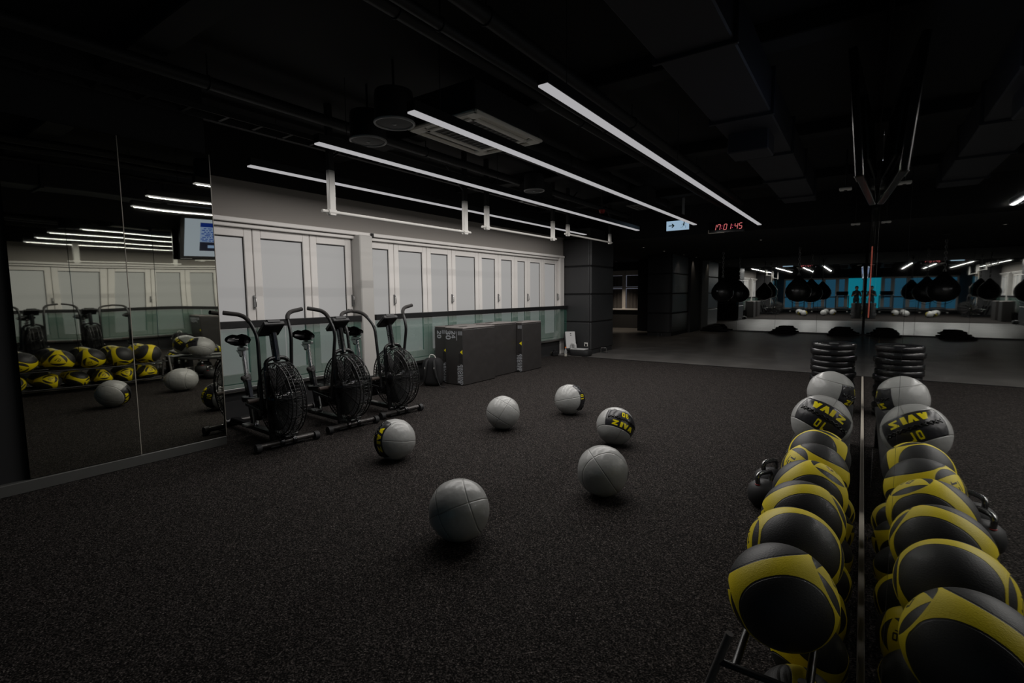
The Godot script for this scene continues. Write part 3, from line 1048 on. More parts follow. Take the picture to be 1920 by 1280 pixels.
	part(t, "back_cover", MB.new().box(Vector3(0.1, -0.05, -0.05), Vector3(0.7, 0.4, 0.03), 0.01), M.steel_black)
	part(t, "bottom_trim", MB.new().box(Vector3(0.55, -0.375, 0.012), Vector3(0.16, 0.008, 0.006), 0.001), M.brushed)
	# small white sensors on the ceiling by the mirror
	for s in [[Vector3(-0.30, 2.72, -7.9), "small white sensor box below the television on the mirror side"], [Vector3(-0.22, 2.60, -11.0), "small white sensor box lower and farther along the mirror"]]:
		var o := thing("ceiling_sensor", s[1], "sensor", s[0], 0, "white sensors by the mirror")
		part(o, "sensor_case", MB.new().box(Vector3.ZERO, Vector3(0.14, 0.035, 0.1), 0.01), M.white_powder)
		part(o, "sensor_lens", MB.new().blob(Vector3(0, -0.02, 0), Vector3(0.02, 0.012, 0.02), 1, 1, 6, 12), M.gloss_black)
		part(o, "stem", MB.new().tube([Vector3(0, 0.015, 0), Vector3(0, 0.5, 0)], 0.01, 8), M.pipe_black)
	# downlights in the lowered ceiling; the last is an added lamp for the curtains
	var dl := [[Vector3(-5.02, 2.655, -13.4), "first of a row of small downlights past the padded column"], [Vector3(-4.98, 2.655, -15.0), "second small downlight past the padded column"], [Vector3(-4.95, 2.655, -16.9), "third small downlight past the padded column"], [Vector3(-4.95, 2.655, -18.4), "farthest small downlight in the row by the columns"], [Vector3(-2.12, 2.655, -13.4), "small downlight just right of the digital clock"], [Vector3(-8.0, 2.655, -18.5), "unseen small downlight added to light the side window curtains"]]
	for d in dl:
		var o := thing("downlight", d[1], "ceiling light", d[0], 0, "small recessed downlights")
		part(o, "trim_ring", MB.new().ring(0.035, 0.006, 20, 6), M.kick_plate)
		part(o, "lamp_lens", MB.new().lathe([Vector2(0.0, -0.004), Vector2(0.02, -0.003), Vector2(0.031, 0.0)], 16), M.downlight_glow)
		var sl := SpotLight3D.new()
		sl.name = "downlight_beam"
		sl.light_energy = DOWN * (14.0 if d[0].x < -7 else 1.0)
		sl.spot_angle = 42
		sl.spot_angle_attenuation = 0.8
		sl.light_size = 0.03
		sl.spot_range = 12
		sl.shadow_enabled = true
		sl.light_color = Color(1.0, 0.93, 0.84)
		sl.position = Vector3(0, -0.012, 0)
		sl.rotation_degrees = Vector3(-90, 0, 0)
		o.add_child(sl)

func _disc(r: float, k: int) -> PackedVector2Array:
	var p := PackedVector2Array()
	for i in k:
		p.push_back(Vector2(cos(TAU * i / k), sin(TAU * i / k)) * r)
	return p

# ---------------------------------------------------------------- air bikes
func bend(pts: Array, rad := 0.06, steps := 5) -> Array: # rounds the corners of a path
	var out := [pts[0]]
	for i in range(1, pts.size() - 1):
		var p: Vector3 = pts[i]
		var a: Vector3 = (pts[i - 1] - p)
		var b: Vector3 = (pts[i + 1] - p)
		var ra := minf(rad, a.length() * 0.48)
		var rb := minf(rad, b.length() * 0.48)
		var pa := p + a.normalized() * ra
		var pb := p + b.normalized() * rb
		for k in steps + 1:
			var t := float(k) / steps
			out.append(pa.lerp(p, t).lerp(p.lerp(pb, t), t))
	out.append(pts[-1])
	return out

func air_bike(label: String, at: Vector3, turn: float, swing: float) -> Node3D:
	# +x is the way the rider faces
	var t := thing("air_bike", label, "exercise bike", at, turn, "air bikes by the windows")
	var F := Vector3(0.50, 0.445, 0)
	var R := 0.34
	# base
	var b := MB.new()
	b.beam(Vector3(-0.60, 0.075, 0), Vector3(0.60, 0.075, 0), 0.07, 0.05, 0.008)
	b.beam(Vector3(-0.08, 0.08, 0), Vector3(-0.22, 0.56, 0), 0.05, 0.08, 0.01, Vector3.RIGHT)
	b.beam(Vector3(-0.16, 0.36, 0.075), Vector3(0.50, 0.445, 0.118), 0.016, 0.05, 0.005)
	b.beam(Vector3(-0.16, 0.36, -0.075), Vector3(0.50, 0.445, -0.118), 0.016, 0.05, 0.005)
	b.beam(Vector3(-0.16, 0.37, -0.08), Vector3(-0.16, 0.37, 0.08), 0.05, 0.05, 0.005)
	for s in [-1.0, 1.0]:
		b.beam(Vector3(0.52, 0.07, s * 0.112), Vector3(0.46, 0.72, s * 0.112), 0.05, 0.03, 0.006, Vector3.RIGHT)
		b.beam(Vector3(0.52, 0.085, s * 0.03), Vector3(0.52, 0.085, s * 0.13), 0.05, 0.035, 0.006)
	b.tube(bend([Vector3(0.46, 0.70, 0.112), Vector3(0.45, 0.83, 0.108), Vector3(0.45, 0.83, -0.108), Vector3(0.46, 0.70, -0.112)], 0.11, 7), 0.02, 8)
	part(t, "frame", b, M.gloss_black)
	# stabilisers
	for s in [[0.58, 0.30], [-0.62, 0.25]]:
		var w := MB.new()
		w.tube([Vector3(s[0], 0.05, s[1]), Vector3(s[0], 0.05, -s[1])], 0.026, 12)
		var o := part(t, "stabiliser", w, M.gunmetal)
		for q in [-1.0, 1.0]:
			part(o, "end_wheel", MB.new().at(X(Vector3(s[0] + 0.012, 0.042, q * (s[1] - 0.02)), RX(90))).lathe([Vector2(0.012, -0.022), Vector2(0.041, -0.022), Vector2(0.042, 0.0), Vector2(0.041, 0.022), Vector2(0.012, 0.022)], 18), M.rubber_black)
			part(o, "clamp", MB.new().at(X(Vector3(s[0], 0.05, q * 0.06), RX(90))).lathe([Vector2(0.027, -0.02), Vector2(0.036, -0.018), Vector2(0.036, 0.018), Vector2(0.027, 0.02)], 14), M.gloss_black)
		part(o, "foot_plate", MB.new().box(Vector3(s[0] - 0.03, 0.028, 0), Vector3(0.10, 0.02, 0.34), 0.006), M.rubber_black)
	# fan: cage of wires, rim, blades, hub
	var cage := MB.new()
	cage.at(X(F, RX(90)))
	for s in [-1.0, 1.0]:
		for k in 60:
			var a := TAU * k / 60
			var a2: float = a + 0.16 * s
			var a3: float = a + 0.24 * s
			cage.tube([Vector3(cos(a) * 0.07, s * 0.10, sin(a) * 0.07), Vector3(cos(a2) * 0.22, s * 0.090, sin(a2) * 0.22), Vector3(cos(a3) * (R - 0.004), s * 0.066, sin(a3) * (R - 0.004))], 0.0034, 4, false)
	for q in [[R, 0.066, 0.007], [R + 0.004, 0.03, 0.005], [R + 0.004, -0.03, 0.005], [R, -0.066, 0.007], [0.22, 0.091, 0.003], [0.22, -0.091, 0.003], [0.29, 0.078, 0.004], [0.29, -0.078, 0.004], [0.12, 0.099, 0.003], [0.12, -0.099, 0.003]]:
		cage.at(X(F + Vector3(0, 0, -q[1]), RX(90))).ring(q[0], q[2], 44, 5)
	cage.at(X(F, RX(90)))
	for k in 66:
		var a := TAU * k / 66
		cage.tube([Vector3(cos(a) * R, 0.066, sin(a) * R), Vector3(cos(a) * (R + 0.004), 0, sin(a) * (R + 0.004)), Vector3(cos(a) * R, -0.066, sin(a) * R)], 0.0025, 4, false)
	part(t, "fan_cage", cage, M.cage_black)
	for k in 10:
		var a := TAU * k / 10 + 0.2
		var bl := MB.new()
		bl.at(X(F) * Transform3D(Basis(Vector3.BACK, a), Vector3.ZERO)).box(Vector3(0.195, 0, 0), Vector3(0.24, 0.012, 0.13), 0.003, RX(24))
		part(t, "fan_blade", bl, M.rubber_black)
	part(t, "hub", MB.new().at(X(F, RX(90))).lathe([Vector2(0, -0.135), Vector2(0.035, -0.132), Vector2(0.075, -0.105), Vector2(0.08, -0.09), Vector2(0.08, 0.09), Vector2(0.075, 0.105), Vector2(0.035, 0.132), Vector2(0, 0.135)], 24), M.gloss_black)
	# foot pegs
	for s in [-1.0, 1.0]:
		part(t, "foot_peg", MB.new().at(X(Vector3(0.38, 0.44, s * 0.20), RX(90))).lathe([Vector2(0, -0.06), Vector2(0.02, -0.058), Vector2(0.021, 0.058), Vector2(0, 0.06)], 14), M.peg_brown)
	# chain guard and cranks
	part(t, "chain_guard", MB.new().at(X(Vector3(0.08, 0.30, 0), RX(90))).lathe([Vector2(0, -0.07), Vector2(0.11, -0.068), Vector2(0.125, -0.05), Vector2(0.125, 0.05), Vector2(0.11, 0.068), Vector2(0, 0.07)], 28), M.gloss_black)
	for s in [-1.0, 1.0]:
		var e := Vector3(0.08 + s * 0.085, 0.30 - s * 0.13, s * 0.115)
		var c := MB.new()
		c.beam(Vector3(0.08, 0.30, s * 0.09), e, 0.016, 0.028, 0.004)
		var cr := part(t, "crank", c, M.brushed)
		var pd := MB.new()
		pd.box(e + Vector3(0, 0, s * 0.06), Vector3(0.10, 0.022, 0.075), 0.006)
		pd.box(e + Vector3(0.04, 0.0, s * 0.06), Vector3(0.014, 0.034, 0.08), 0.004)
		pd.box(e + Vector3(-0.04, 0.0, s * 0.06), Vector3(0.014, 0.034, 0.08), 0.004)
		part(cr, "pedal", pd, M.brushed)
		# moving arm with grip
		var sw: float = swing * s
		var A := Vector3(0.41, 0.32, s * 0.142)
		var up := Basis(Vector3.BACK, deg_to_rad(sw))
		var path := bend([A, A + up * Vector3(0.02, 0.73, 0.0), A + up * Vector3(-0.13, 0.92, s * 0.03), A + up * Vector3(-0.16, 0.95, s * 0.21)], 0.085, 6)
		var ar := part(t, "handle_arm", MB.new().tube(path, 0.0165, 10), M.steel_black)
		var g0: Vector3 = path[path.size() - 3]
		part(ar, "grip", MB.new().tube([path[-8], path[-7], path[-6], path[-5], path[-4], g0, path[-2], path[-1]], 0.0205, 10), M.grip_foam)
		part(ar, "push_rod", MB.new().beam(A, Vector3(0.08 - s * 0.05, 0.30 + s * 0.05, s * 0.13), 0.012, 0.03, 0.004), M.gloss_black)
		part(ar, "pivot", MB.new().at(X(A, RX(90))).lathe([Vector2(0, -0.03), Vector2(0.03, -0.028), Vector2(0.03, 0.028), Vector2(0, 0.03)], 16), M.gloss_black)
	# mast and console
	var ms := part(t, "mast", MB.new().beam(Vector3(0.45, 0.79, 0), Vector3(0.39, 1.07, 0), 0.05, 0.075, 0.012, Vector3.RIGHT), M.gloss_black)
	var tb := MB.new()
	var mb := Basis(Vector3(0.06, -0.35, 0).normalized() * -1, Vector3.ZERO, Vector3.BACK)
	mb.y = mb.z.cross(mb.x)
	tb.at(X(Vector3(0.421, 0.93, 0.0265), mb)).text("ASSAULT FITNESS", 0.03, 0.002)
	part(ms, "lettering", tb, M.print_grey)
	var co := part(t, "console", MB.new().at(X(Vector3(0.365, 1.10, 0), RZ(38))).box(Vector3.ZERO, Vector3(0.19, 0.045, 0.20), 0.008).box(Vector3(0.07, 0.02, 0), Vector3(0.06, 0.045, 0.13), 0.008), M.steel_black)
	part(co, "display", MB.new().at(X(Vector3(0.365, 1.10, 0), RZ(38))).box(Vector3(-0.03, 0.024, 0), Vector3(0.09, 0.004, 0.12), 0.001), M.gloss_black)
	# seat post, slide and saddle
	var sp := part(t, "seat_post", MB.new().beam(Vector3(-0.21, 0.52, 0), Vector3(-0.27, 0.86, 0), 0.032, 0.045, 0.005, Vector3.RIGHT), M.chrome)
	for k in 6:
		part(sp, "height_hole", MB.new().at(X(Vector3(-0.222 - k * 0.008, 0.57 + k * 0.046, 0.0165))).prism(_disc(0.005, 8), 0.001), M.seal_dark)
	part(t, "post_collar", MB.new().beam(Vector3(-0.212, 0.53, 0), Vector3(-0.235, 0.60, 0), 0.062, 0.085, 0.008, Vector3.RIGHT), M.gloss_black)
	part(t, "knob", MB.new().at(X(Vector3(-0.185, 0.575, 0.05))).blob(Vector3.ZERO, Vector3(0.026, 0.026, 0.022), 0.8, 0.8, 8, 12).tube([Vector3(0, 0, -0.05), Vector3.ZERO], 0.008, 6), M.grip_foam)
	part(t, "slide", MB.new().beam(Vector3(-0.37, 0.865, 0), Vector3(-0.18, 0.875, 0), 0.035, 0.03, 0.005).at(X(Vector3(-0.28, 0.85, 0))).prism(PackedVector2Array([Vector2(-0.09, 0.0), Vector2(0.03, 0.0), Vector2(0.03, -0.05), Vector2(0.0, -0.05)]), 0.03), M.brushed)
	part(t, "knob", MB.new().blob(Vector3(-0.315, 0.805, 0), Vector3(0.022, 0.026, 0.022), 0.8, 0.8, 8, 12).tube([Vector3(-0.315, 0.86, 0), Vector3(-0.315, 0.80, 0)], 0.008, 6), M.steel_black)
	part(t, "saddle_clamp", MB.new().beam(Vector3(-0.31, 0.90, -0.02), Vector3(-0.31, 0.90, 0.02), 0.05, 0.03, 0.006).tube([Vector3(-0.39, 0.90, 0.03), Vector3(-0.20, 0.905, 0.012)], 0.005, 6).tube([Vector3(-0.39, 0.90, -0.03), Vector3(-0.20, 0.905, -0.012)], 0.005, 6), M.gloss_black)
	# saddle: lofted sections from tail to nose
	var sd := MB.new()
	var secs := [[-0.150, 0.05, 0.034], [-0.138, 0.095, 0.048], [-0.10, 0.125, 0.056], [-0.05, 0.118, 0.056], [0.0, 0.084, 0.048], [0.05, 0.052, 0.042], [0.10, 0.038, 0.038], [0.13, 0.030, 0.032], [0.142, 0.014, 0.018]]
	var ringp := []
	for s in secs:
		var row := []
		for k in 16:
			var a := TAU * k / 16
			var zz: float = s[1] * cos(a)
			var yy: float = s[2] * sin(a)
			if yy > 0:
				yy -= 0.016 * exp(-pow(zz / 0.02, 2.0)) * (1.0 if s[0] < 0.05 else 0.3)
			row.append(Vector3(s[0] - 0.295, 0.952 + yy + (0.012 if s[0] < -0.08 else 0.0), zz))
		ringp.append(row)
	for i in ringp.size() - 1:
		for k in 16:
			var k2 := (k + 1) % 16
			var c0 := Vector3(secs[i][0] - 0.295, 0.945, 0)
			var c1 := Vector3(secs[i + 1][0] - 0.295, 0.945, 0)
			sd.quad(ringp[i][k], ringp[i][k2], ringp[i + 1][k2], ringp[i + 1][k], ringp[i][k] - c0, ringp[i][k2] - c0, ringp[i + 1][k2] - c1, ringp[i + 1][k] - c1)
	for k in 16:
		var k2 := (k + 1) % 16
		sd.tri(Vector3(-0.44, 0.945, 0), ringp[0][k2], ringp[0][k])
		sd.tri(Vector3(-0.153, 0.945, 0), ringp[-1][k], ringp[-1][k2])
	part(t, "saddle", sd, M.bag_leather)
	return t

# ---------------------------------------------------------------- jump boxes and bags
func jump_box(label: String, x0: float, x1: float, z0: float, z1: float, h: float, marks: int) -> void:
	var c := Vector3((x0 + x1) / 2, 0, (z0 + z1) / 2)
	var t := thing("jump_box", label, "jump box", c, 0, "padded jump boxes by the windows")
	var hx := absf(x1 - x0) / 2
	var hz := absf(z1 - z0) / 2
	part(t, "cover", MB.new().span(Vector3(-hx, 0, -hz), Vector3(hx, h - 0.02, hz), 0.014), M.box_cover)
	part(t, "top_panel", MB.new().span(Vector3(-hx + 0.002, h - 0.022, -hz + 0.002), Vector3(hx - 0.002, h, hz - 0.002), 0.008), M.box_top)
	part(t, "strap", MB.new().box(Vector3(-hx * 0.2, h + 0.002, hz * 0.35), Vector3(0.05, 0.006, 0.16), 0.002), M.seal_dark)
	if marks == 0:
		return
	var zf := hz + 0.001
	part(t, "triangle_badge", MB.new().at(X(Vector3(hx - 0.02, h * 0.58, zf))).prism(PackedVector2Array([Vector2(0, 0.035), Vector2(0, -0.035), Vector2(-0.05, 0)]), 0.001), M.yellow)
	part(t, "hand_grip", MB.new().box(Vector3(hx - 0.06, h * 0.47, zf), Vector3(0.07, 0.14, 0.004), 0.001), M.seal_dark)
	if marks >= 1:
		var s := MB.new()
		s.at(X(Vector3(hx - 0.10, 0.17, zf), RZ(-90))).text("HIGHER", 0.075, 0.002)
		s.at(X(Vector3(hx - 0.045, 0.17, zf), RZ(-90))).text("GROUND", 0.075, 0.002)
		part(t, "lettering", s, M.print_grey)
	var u := MB.new()
	u.at(X(Vector3.ZERO))
	for k in 5:
		u.box(Vector3(hx - 0.025 - k * 0.018, h - 0.085, zf), Vector3(0.007, 0.06, 0.002))
	part(t, "stripe_print", u, M.print_grey)
	if marks == 3:
		part(t, "number_print", MB.new().at(X(Vector3(hx - 0.17, h - 0.13, zf), RZ(-90))).text("20", 0.12, 0.002), M.print_grey)
	if marks == 2:
		var w := MB.new()
		w.at(X(Vector3(hx - 0.31, h - 0.12, zf), RZ(-90))).text("30", 0.14, 0.002)
		w.at(X(Vector3(hx - 0.20, h - 0.11, zf), RZ(-90))).text("24", 0.11, 0.002)
		w.at(X(Vector3.ZERO)).box(Vector3(hx - 0.13, h - 0.13, zf), Vector3(0.008, 0.14, 0.002))
		part(t, "number_print", w, M.print_grey)

func bags() -> void:
	# backpack leaning on the first box
	var t := thing("backpack", "black backpack standing against the first jump box", "backpack", Vector3(-5.50, 0, -5.62), 25)
	part(t, "main_body", MB.new().blob(Vector3(0, 0.22, 0), Vector3(0.16, 0.22, 0.11), 0.55, 0.5, 14, 24), M.backpack_black)
	part(t, "front_pocket", MB.new().blob(Vector3(0, 0.14, -0.10), Vector3(0.13, 0.12, 0.05), 0.5, 0.5, 10, 20), M.backpack_black)
	for s in [-1.0, 1.0]:
		var st := part(t, "shoulder_strap", MB.new().tube([Vector3(s * 0.05, 0.41, 0.07), Vector3(s * 0.06, 0.39, 0.125), Vector3(s * 0.075, 0.28, 0.145), Vector3(s * 0.09, 0.17, 0.135), Vector3(s * 0.12, 0.07, 0.105)], [0.014, 0.022, 0.024, 0.018, 0.010], 8), M.bag_black)
		part(st, "strap_logo", MB.new().at(X(Vector3(s * 0.073, 0.295, 0.168))).box(Vector3.ZERO, Vector3(0.008, 0.028, 0.004), 0.001), M.white_powder)
		part(t, "dangling_strap", MB.new().tube([Vector3(s * 0.12, 0.07, 0.105), Vector3(s * 0.15, 0.03, 0.13), Vector3(s * 0.19, 0.008, 0.16), Vector3(s * 0.24, 0.008, 0.15)], 0.006, 6), M.bag_black)
	part(t, "carry_loop", MB.new().tube(bend([Vector3(-0.05, 0.42, 0.03), Vector3(-0.04, 0.49, 0.02), Vector3(0.04, 0.48, 0.02), Vector3(0.06, 0.41, 0.03)], 0.04, 4), 0.007, 6), M.white_powder)
	# open camera bag by the column
	t = thing("camera_bag", "open camera bag with pale lining on the floor by the column", "bag", Vector3(-5.33, 0, -10.18), 0)
	part(t, "tray", MB.new().blob(Vector3(0.06, 0.075, 0), Vector3(0.24, 0.075, 0.15), 0.35, 0.4, 10, 28), M.bag_black)
	part(t, "lining", MB.new().box(Vector3(0.02, 0.152, 0.0), Vector3(0.36, 0.018, 0.22), 0.006), M.bag_grey)
	part(t, "lid", MB.new().at(X(Vector3(-0.19, 0.12, 0), RY(-48) * RZ(20))).blob(Vector3(0, 0.22, 0), Vector3(0.035, 0.24, 0.14), 0.5, 0.45, 10, 24), M.bag_black)
	part(t, "lid_lining", MB.new().at(X(Vector3(-0.19, 0.12, 0.0), RY(-48) * RZ(20))).box(Vector3(0.034, 0.23, 0), Vector3(0.014, 0.40, 0.23), 0.006), M.bag_grey)
	part(t, "flap", MB.new().tube(bend([Vector3(-0.17, 0.17, 0.03), Vector3(-0.14, 0.27, 0.05), Vector3(-0.06, 0.27, 0.05), Vector3(-0.06, 0.18, 0.04)], 0.04, 4), 0.034, 8), M.bag_grey)
	for q in [0.34, 0.38]:
		part(t, "buckle", MB.new().at(X(Vector3(-0.19, 0.12, 0.0), RY(-48) * RZ(20))).box(Vector3(0.043, q, -0.01), Vector3(0.006, 0.016, 0.03), 0.001), M.bag_black)
	# camera with a pale lens
	t = thing("camera", "black camera with white banded lens beside the open bag", "camera", Vector3(-5.80, 0.0, -9.86), -25)
	part(t, "camera_body", MB.new().box(Vector3(0.06, 0.055, 0), Vector3(0.09, 0.11, 0.14), 0.018).box(Vector3(0.05, 0.12, 0), Vector3(0.06, 0.04, 0.06), 0.012), M.steel_black)
	var ln := part(t, "lens", MB.new().at(X(Vector3(0.02, 0.052, 0), RZ(90))).lathe([Vector2(0, 0), Vector2(0.045, 0), Vector2(0.045, 0.05), Vector2(0.04, 0.055), Vector2(0.05, 0.11), Vector2(0.05, 0.15), Vector2(0.0, 0.15)], 24), M.lens_white)
	for k in [0.03, 0.075, 0.12]:
		part(ln, "rubber_ring", MB.new().at(X(Vector3(0.02 - k, 0.052, 0), RZ(90))).lathe([Vector2(0.046, -0.012), Vector2(0.052, -0.01), Vector2(0.052, 0.01), Vector2(0.046, 0.012)], 24), M.rubber_black)
	# bottle
	t = thing("drink_bottle", "clear drink bottle with orange cap in front of the camera bag", "bottle", Vector3(-5.52, 0, -9.92), 0)
	part(t, "bottle_body", MB.new().lathe([Vector2(0, 0.0), Vector2(0.032, 0.0), Vector2(0.034, 0.02), Vector2(0.034, 0.12), Vector2(0.015, 0.165), Vector2(0.014, 0.19)], 18), M.bottle_glass)
	part(t, "drink", MB.new().lathe([Vector2(0, 0.004), Vector2(0.030, 0.004), Vector2(0.030, 0.05), Vector2(0, 0.05)], 16), M.lens_white)
	part(t, "cap", MB.new().lathe([Vector2(0, 0.188), Vector2(0.018, 0.188), Vector2(0.017, 0.214), Vector2(0, 0.215)], 16), M.cap_orange)
	# socket and floor anchors
	t = thing("power_socket", "white power socket low on the padded column", "socket", Vector3(-5.27, 0.235, -10.44), 0)
	part(t, "plate", MB.new().box(Vector3.ZERO, Vector3(0.09, 0.09, 0.012), 0.003), M.white_powder)
	part(t, "plug", MB.new().box(Vector3(0.01, -0.005, 0.02), Vector3(0.045, 0.05, 0.03), 0.008), M.steel_black)
	part(t, "switch", MB.new().box(Vector3(-0.025, 0.02, 0.008), Vector3(0.014, 0.02, 0.006), 0.002), M.plastic_grey)
	for a in [[Vector3(-5.06, 0.004, -10.95), "chrome floor anchor at the foot of the near padded column"], [Vector3(-5.45, 0.004, -16.15), "chrome floor anchor at the foot of the far padded column"]]:
		var o := thing("floor_anchor", a[1], "floor anchor", a[0], 0, "chrome floor anchors")
		part(o, "hoop", MB.new().tube(bend([Vector3(-0.045, 0, 0.05), Vector3(-0.045, 0.12, 0.05), Vector3(0.045, 0.12, -0.05), Vector3(0.045, 0, -0.05)], 0.02, 4), 0.010, 8), M.chrome)
		part(o, "base_plate", MB.new().box(Vector3(0, 0.004, 0), Vector3(0.14, 0.008, 0.16), 0.002), M.brushed)

# ---------------------------------------------------------------- balls, racks, weights
func lacing(R: float) -> MB:
	var b := MB.new()
	var n := 11
	for k in n:
		for s in [-1.0, 1.0]:
			var p := []
			for q in 4:
				var a := -0.92 + 1.84 * (k + q / 3.0) / n
				var y: float = s * (-0.055 + 0.11 * q / 3.0)
				var d := Vector3(sin(a) * cos(y), sin(y), cos(a) * cos(y))
				p.append(d * (R + 0.001 + 0.003 * sin(PI * q / 3.0)))
			b.tube(p, 0.0045, 5)
	return b

var wall_mesh: ArrayMesh
var lace_mesh: ArrayMesh

func wall_ball(at: Vector3, face: Vector3, up: Vector3, num: String, label: String, group: String) -> void:
	var t := thing("wall_ball", label, "exercise ball", at - Vector3(0, 0.175, 0), 0, group)
	var x := X(Vector3(0, 0.175, 0), aim(face, up))
	part(t, "shell", wall_mesh, M["wall_ball_" + num], x)
	part(t, "lacing", lace_mesh, M.bag_leather, x)

func balls() -> void:
	wall_mesh = ball_mesh(0.175, true, 0.035, 11)
	lace_mesh = lacing(0.176).mesh()
	var g := "grey wall balls spread over the carpet"
	wall_ball(Vector3(-1.90, 0.174, -2.09), Vector3(-0.5, -0.5, -0.9), Vector3(0.9, 0.5, -0.3), "10", "nearest glossy grey wall ball on the open carpet", g)
	wall_ball(Vector3(-3.295, 0.174, -2.856), Vector3(-0.28, 0.16, 0.86), Vector3(-0.80, -0.1, -0.27), "10", "grey wall ball with its black ZIVA panel turned left, nearest the bikes", g)
	wall_ball(Vector3(-3.086, 0.174, -4.151), Vector3(-0.57, -0.3, -0.75), Vector3(0.5, 1, -0.4), "10", "plain grey wall ball in the middle, left of the far pair", g)
	wall_ball(Vector3(-2.82, 0.174, -5.115), Vector3(0.90, 0.22, -0.27), Vector3(0.3, 0.2, 1.0), "10", "farthest grey wall ball with a sliver of black panel at its right", g)
	wall_ball(Vector3(-1.89, 0.174, -4.289), Vector3(0.66, 0.46, 0.41), Vector3(0.24, 0.90, -0.45), "06", "grey wall ball with its black laced ZIVA panel facing up and right", g)
	wall_ball(Vector3(-1.484, 0.174, -3.128), Vector3(0.45, -0.85, -0.35), Vector3(0.6, 0.2, 1.0), "10", "second nearest grey wall ball, right of the foremost one", g)
	g = "wall balls on the kettlebell rack"
	wall_ball(Vector3(-0.245, 0.545, -3.83), Vector3(0.16, 0.36, 0.92), Vector3(-0.46, -0.78, 0.5), "10", "white wall ball on the rack with laced black panel facing the camera", g)
	wall_ball(Vector3(-0.245, 0.545, -5.05), Vector3(0.76, -0.17, 0.08), Vector3(0.0, 1, -0.2), "10", "white wall ball on the far end of the kettlebell rack", g)
	# rubber medicine balls: [z, pole direction, arm hint, number, label]
	var mesh := ball_mesh(0.15, false, 0.004, 5)
	var low := ball_mesh(0.115, false, 0.004, 6)
	var top := [
		[-1.64, Vector3(-0.86, -0.44, 0.20), Vector3(-0.2, 0.80, 0.55), "10", "nearest black and yellow medicine ball on the top shelf"],
		[-1.96, Vector3(-0.97, 0.12, 0.22), Vector3(0.0, -0.55, -0.83), "10", "second medicine ball on the top shelf, a wide black panel on top"],
		[-2.27, Vector3(-0.90, -0.35, 0.28), Vector3(0.0, 0.95, 0.3), "15", "third medicine ball on the top shelf with a yellow arch over it"],
		[-2.58, Vector3(0.51, 0.76, -0.08), Vector3(-0.8, 0.0, 0.57), "10", "fourth medicine ball on the top shelf, yellow fork pointing right"],
		[-2.89, Vector3(-0.70, 0.50, 0.60), Vector3(-0.5, -0.6, 0.3), "15", "fifth medicine ball on the top shelf with its label facing up left"],
		[-3.20, Vector3(-0.35, -0.85, 0.35), Vector3(0.75, 0.5, 0.5), "10", "farthest medicine ball on the top shelf beside the wall ball"],
	]
	for b in top:
		var t := thing("medicine_ball", b[4], "medicine ball", Vector3(-0.215, 0.335, b[0]), 0, "medicine balls on the top shelf")
		var z: Vector3 = b[1].normalized()
		var x: Vector3 = (b[2] - z * b[2].dot(z)).normalized()
		part(t, "shell", mesh, M["med_" + b[3]], X(Vector3(0, 0.15, 0), Basis(x, z.cross(x), z)))
	var nums := ["04", "02", "05", "03", "05", "03", "02"]
	var lab := ["nearest", "second", "third", "fourth", "fifth", "sixth", "farthest"]
	var zs := [-1.575, -1.86, -2.12, -2.38, -2.64, -2.94, -3.2]
	for i in 7:
		var t := thing("medicine_ball", "%s small medicine ball on the bottom shelf of the ball rack" % lab[i], "medicine ball", Vector3(-0.15, 0.075, zs[i]), 0, "medicine balls on the bottom shelf")
		var z := Vector3(-0.9, 0.30 + 0.1 * sin(i * 2.1), 0.15 * cos(i * 1.7)).normalized()
		if i == 0:
			z = Vector3(0.35, 0.5, 0.8).normalized()
		elif i == 2:
			z = Vector3(0.45, 0.45, 0.77).normalized()
		var x := (Basis(z, i * 0.7) * (Vector3.UP - z * z.y)).normalized()
		part(t, "shell", low, M["med_" + nums[i]], X(Vector3(0, 0.115, 0), Basis(x, z.cross(x), z)))
	# ball rack
	var r := thing("ball_rack", "two tier black steel rack holding the medicine balls", "rack", Vector3(-0.215, 0, -2.42))
	for y in [0.345, 0.085]:
		for s in [-0.09, 0.09]:
			var rx: float = s if y > 0.2 else s * 0.8 + 0.065
			part(r, "shelf_rail", MB.new().tube([Vector3(rx, y, 0.98), Vector3(rx, y, -0.98)], 0.011, 10), M.steel_black)
	for e in [-0.98, 0.98]:
		var o := part(r, "end_bar", MB.new().tube([Vector3(-0.13, 0.345, e), Vector3(0.085, 0.345, e)], 0.010, 10), M.steel_black)
		part(r, "lower_end_bar", MB.new().tube([Vector3(-0.235, 0.085, e), Vector3(0.13, 0.085, e)], 0.014, 10), M.steel_black)
		for s in [-1.0, 1.0]:
			part(o, "leg", MB.new().tube([Vector3(-0.105, 0.44, e), Vector3(-0.23, 0.02, e)] if s < 0 else [Vector3(0.075, 0.38, e), Vector3(0.14, 0.02, e)], 0.011, 12), M.leg_steel)
			part(o, "foot", MB.new().at(X(Vector3(-0.23 if s < 0 else 0.14, 0, e))).lathe([Vector2(0, 0), Vector2(0.026, 0), Vector2(0.024, 0.03), Vector2(0, 0.03)], 14), M.brushed)
	# kettlebell rack
	r = thing("kettlebell_rack", "low black shelf under the wall balls holding kettlebells", "rack", Vector3(-0.25, 0, -4.55))
	part(r, "top_shelf", MB.new().box(Vector3(0, 0.355, 0), Vector3(0.34, 0.025, 1.9), 0.005), M.steel_black)
	part(r, "bottom_shelf", MB.new().box(Vector3(-0.03, 0.06, 0), Vector3(0.28, 0.025, 1.9), 0.005), M.steel_black)
	for e in [-0.92, 0.92]:
		for s in [-1.0, 1.0]:
			part(r, "leg", MB.new().box(Vector3(s * 0.14, 0.175, e), Vector3(0.04, 0.35, 0.05), 0.005), M.gloss_black)
	var kp: Node3D
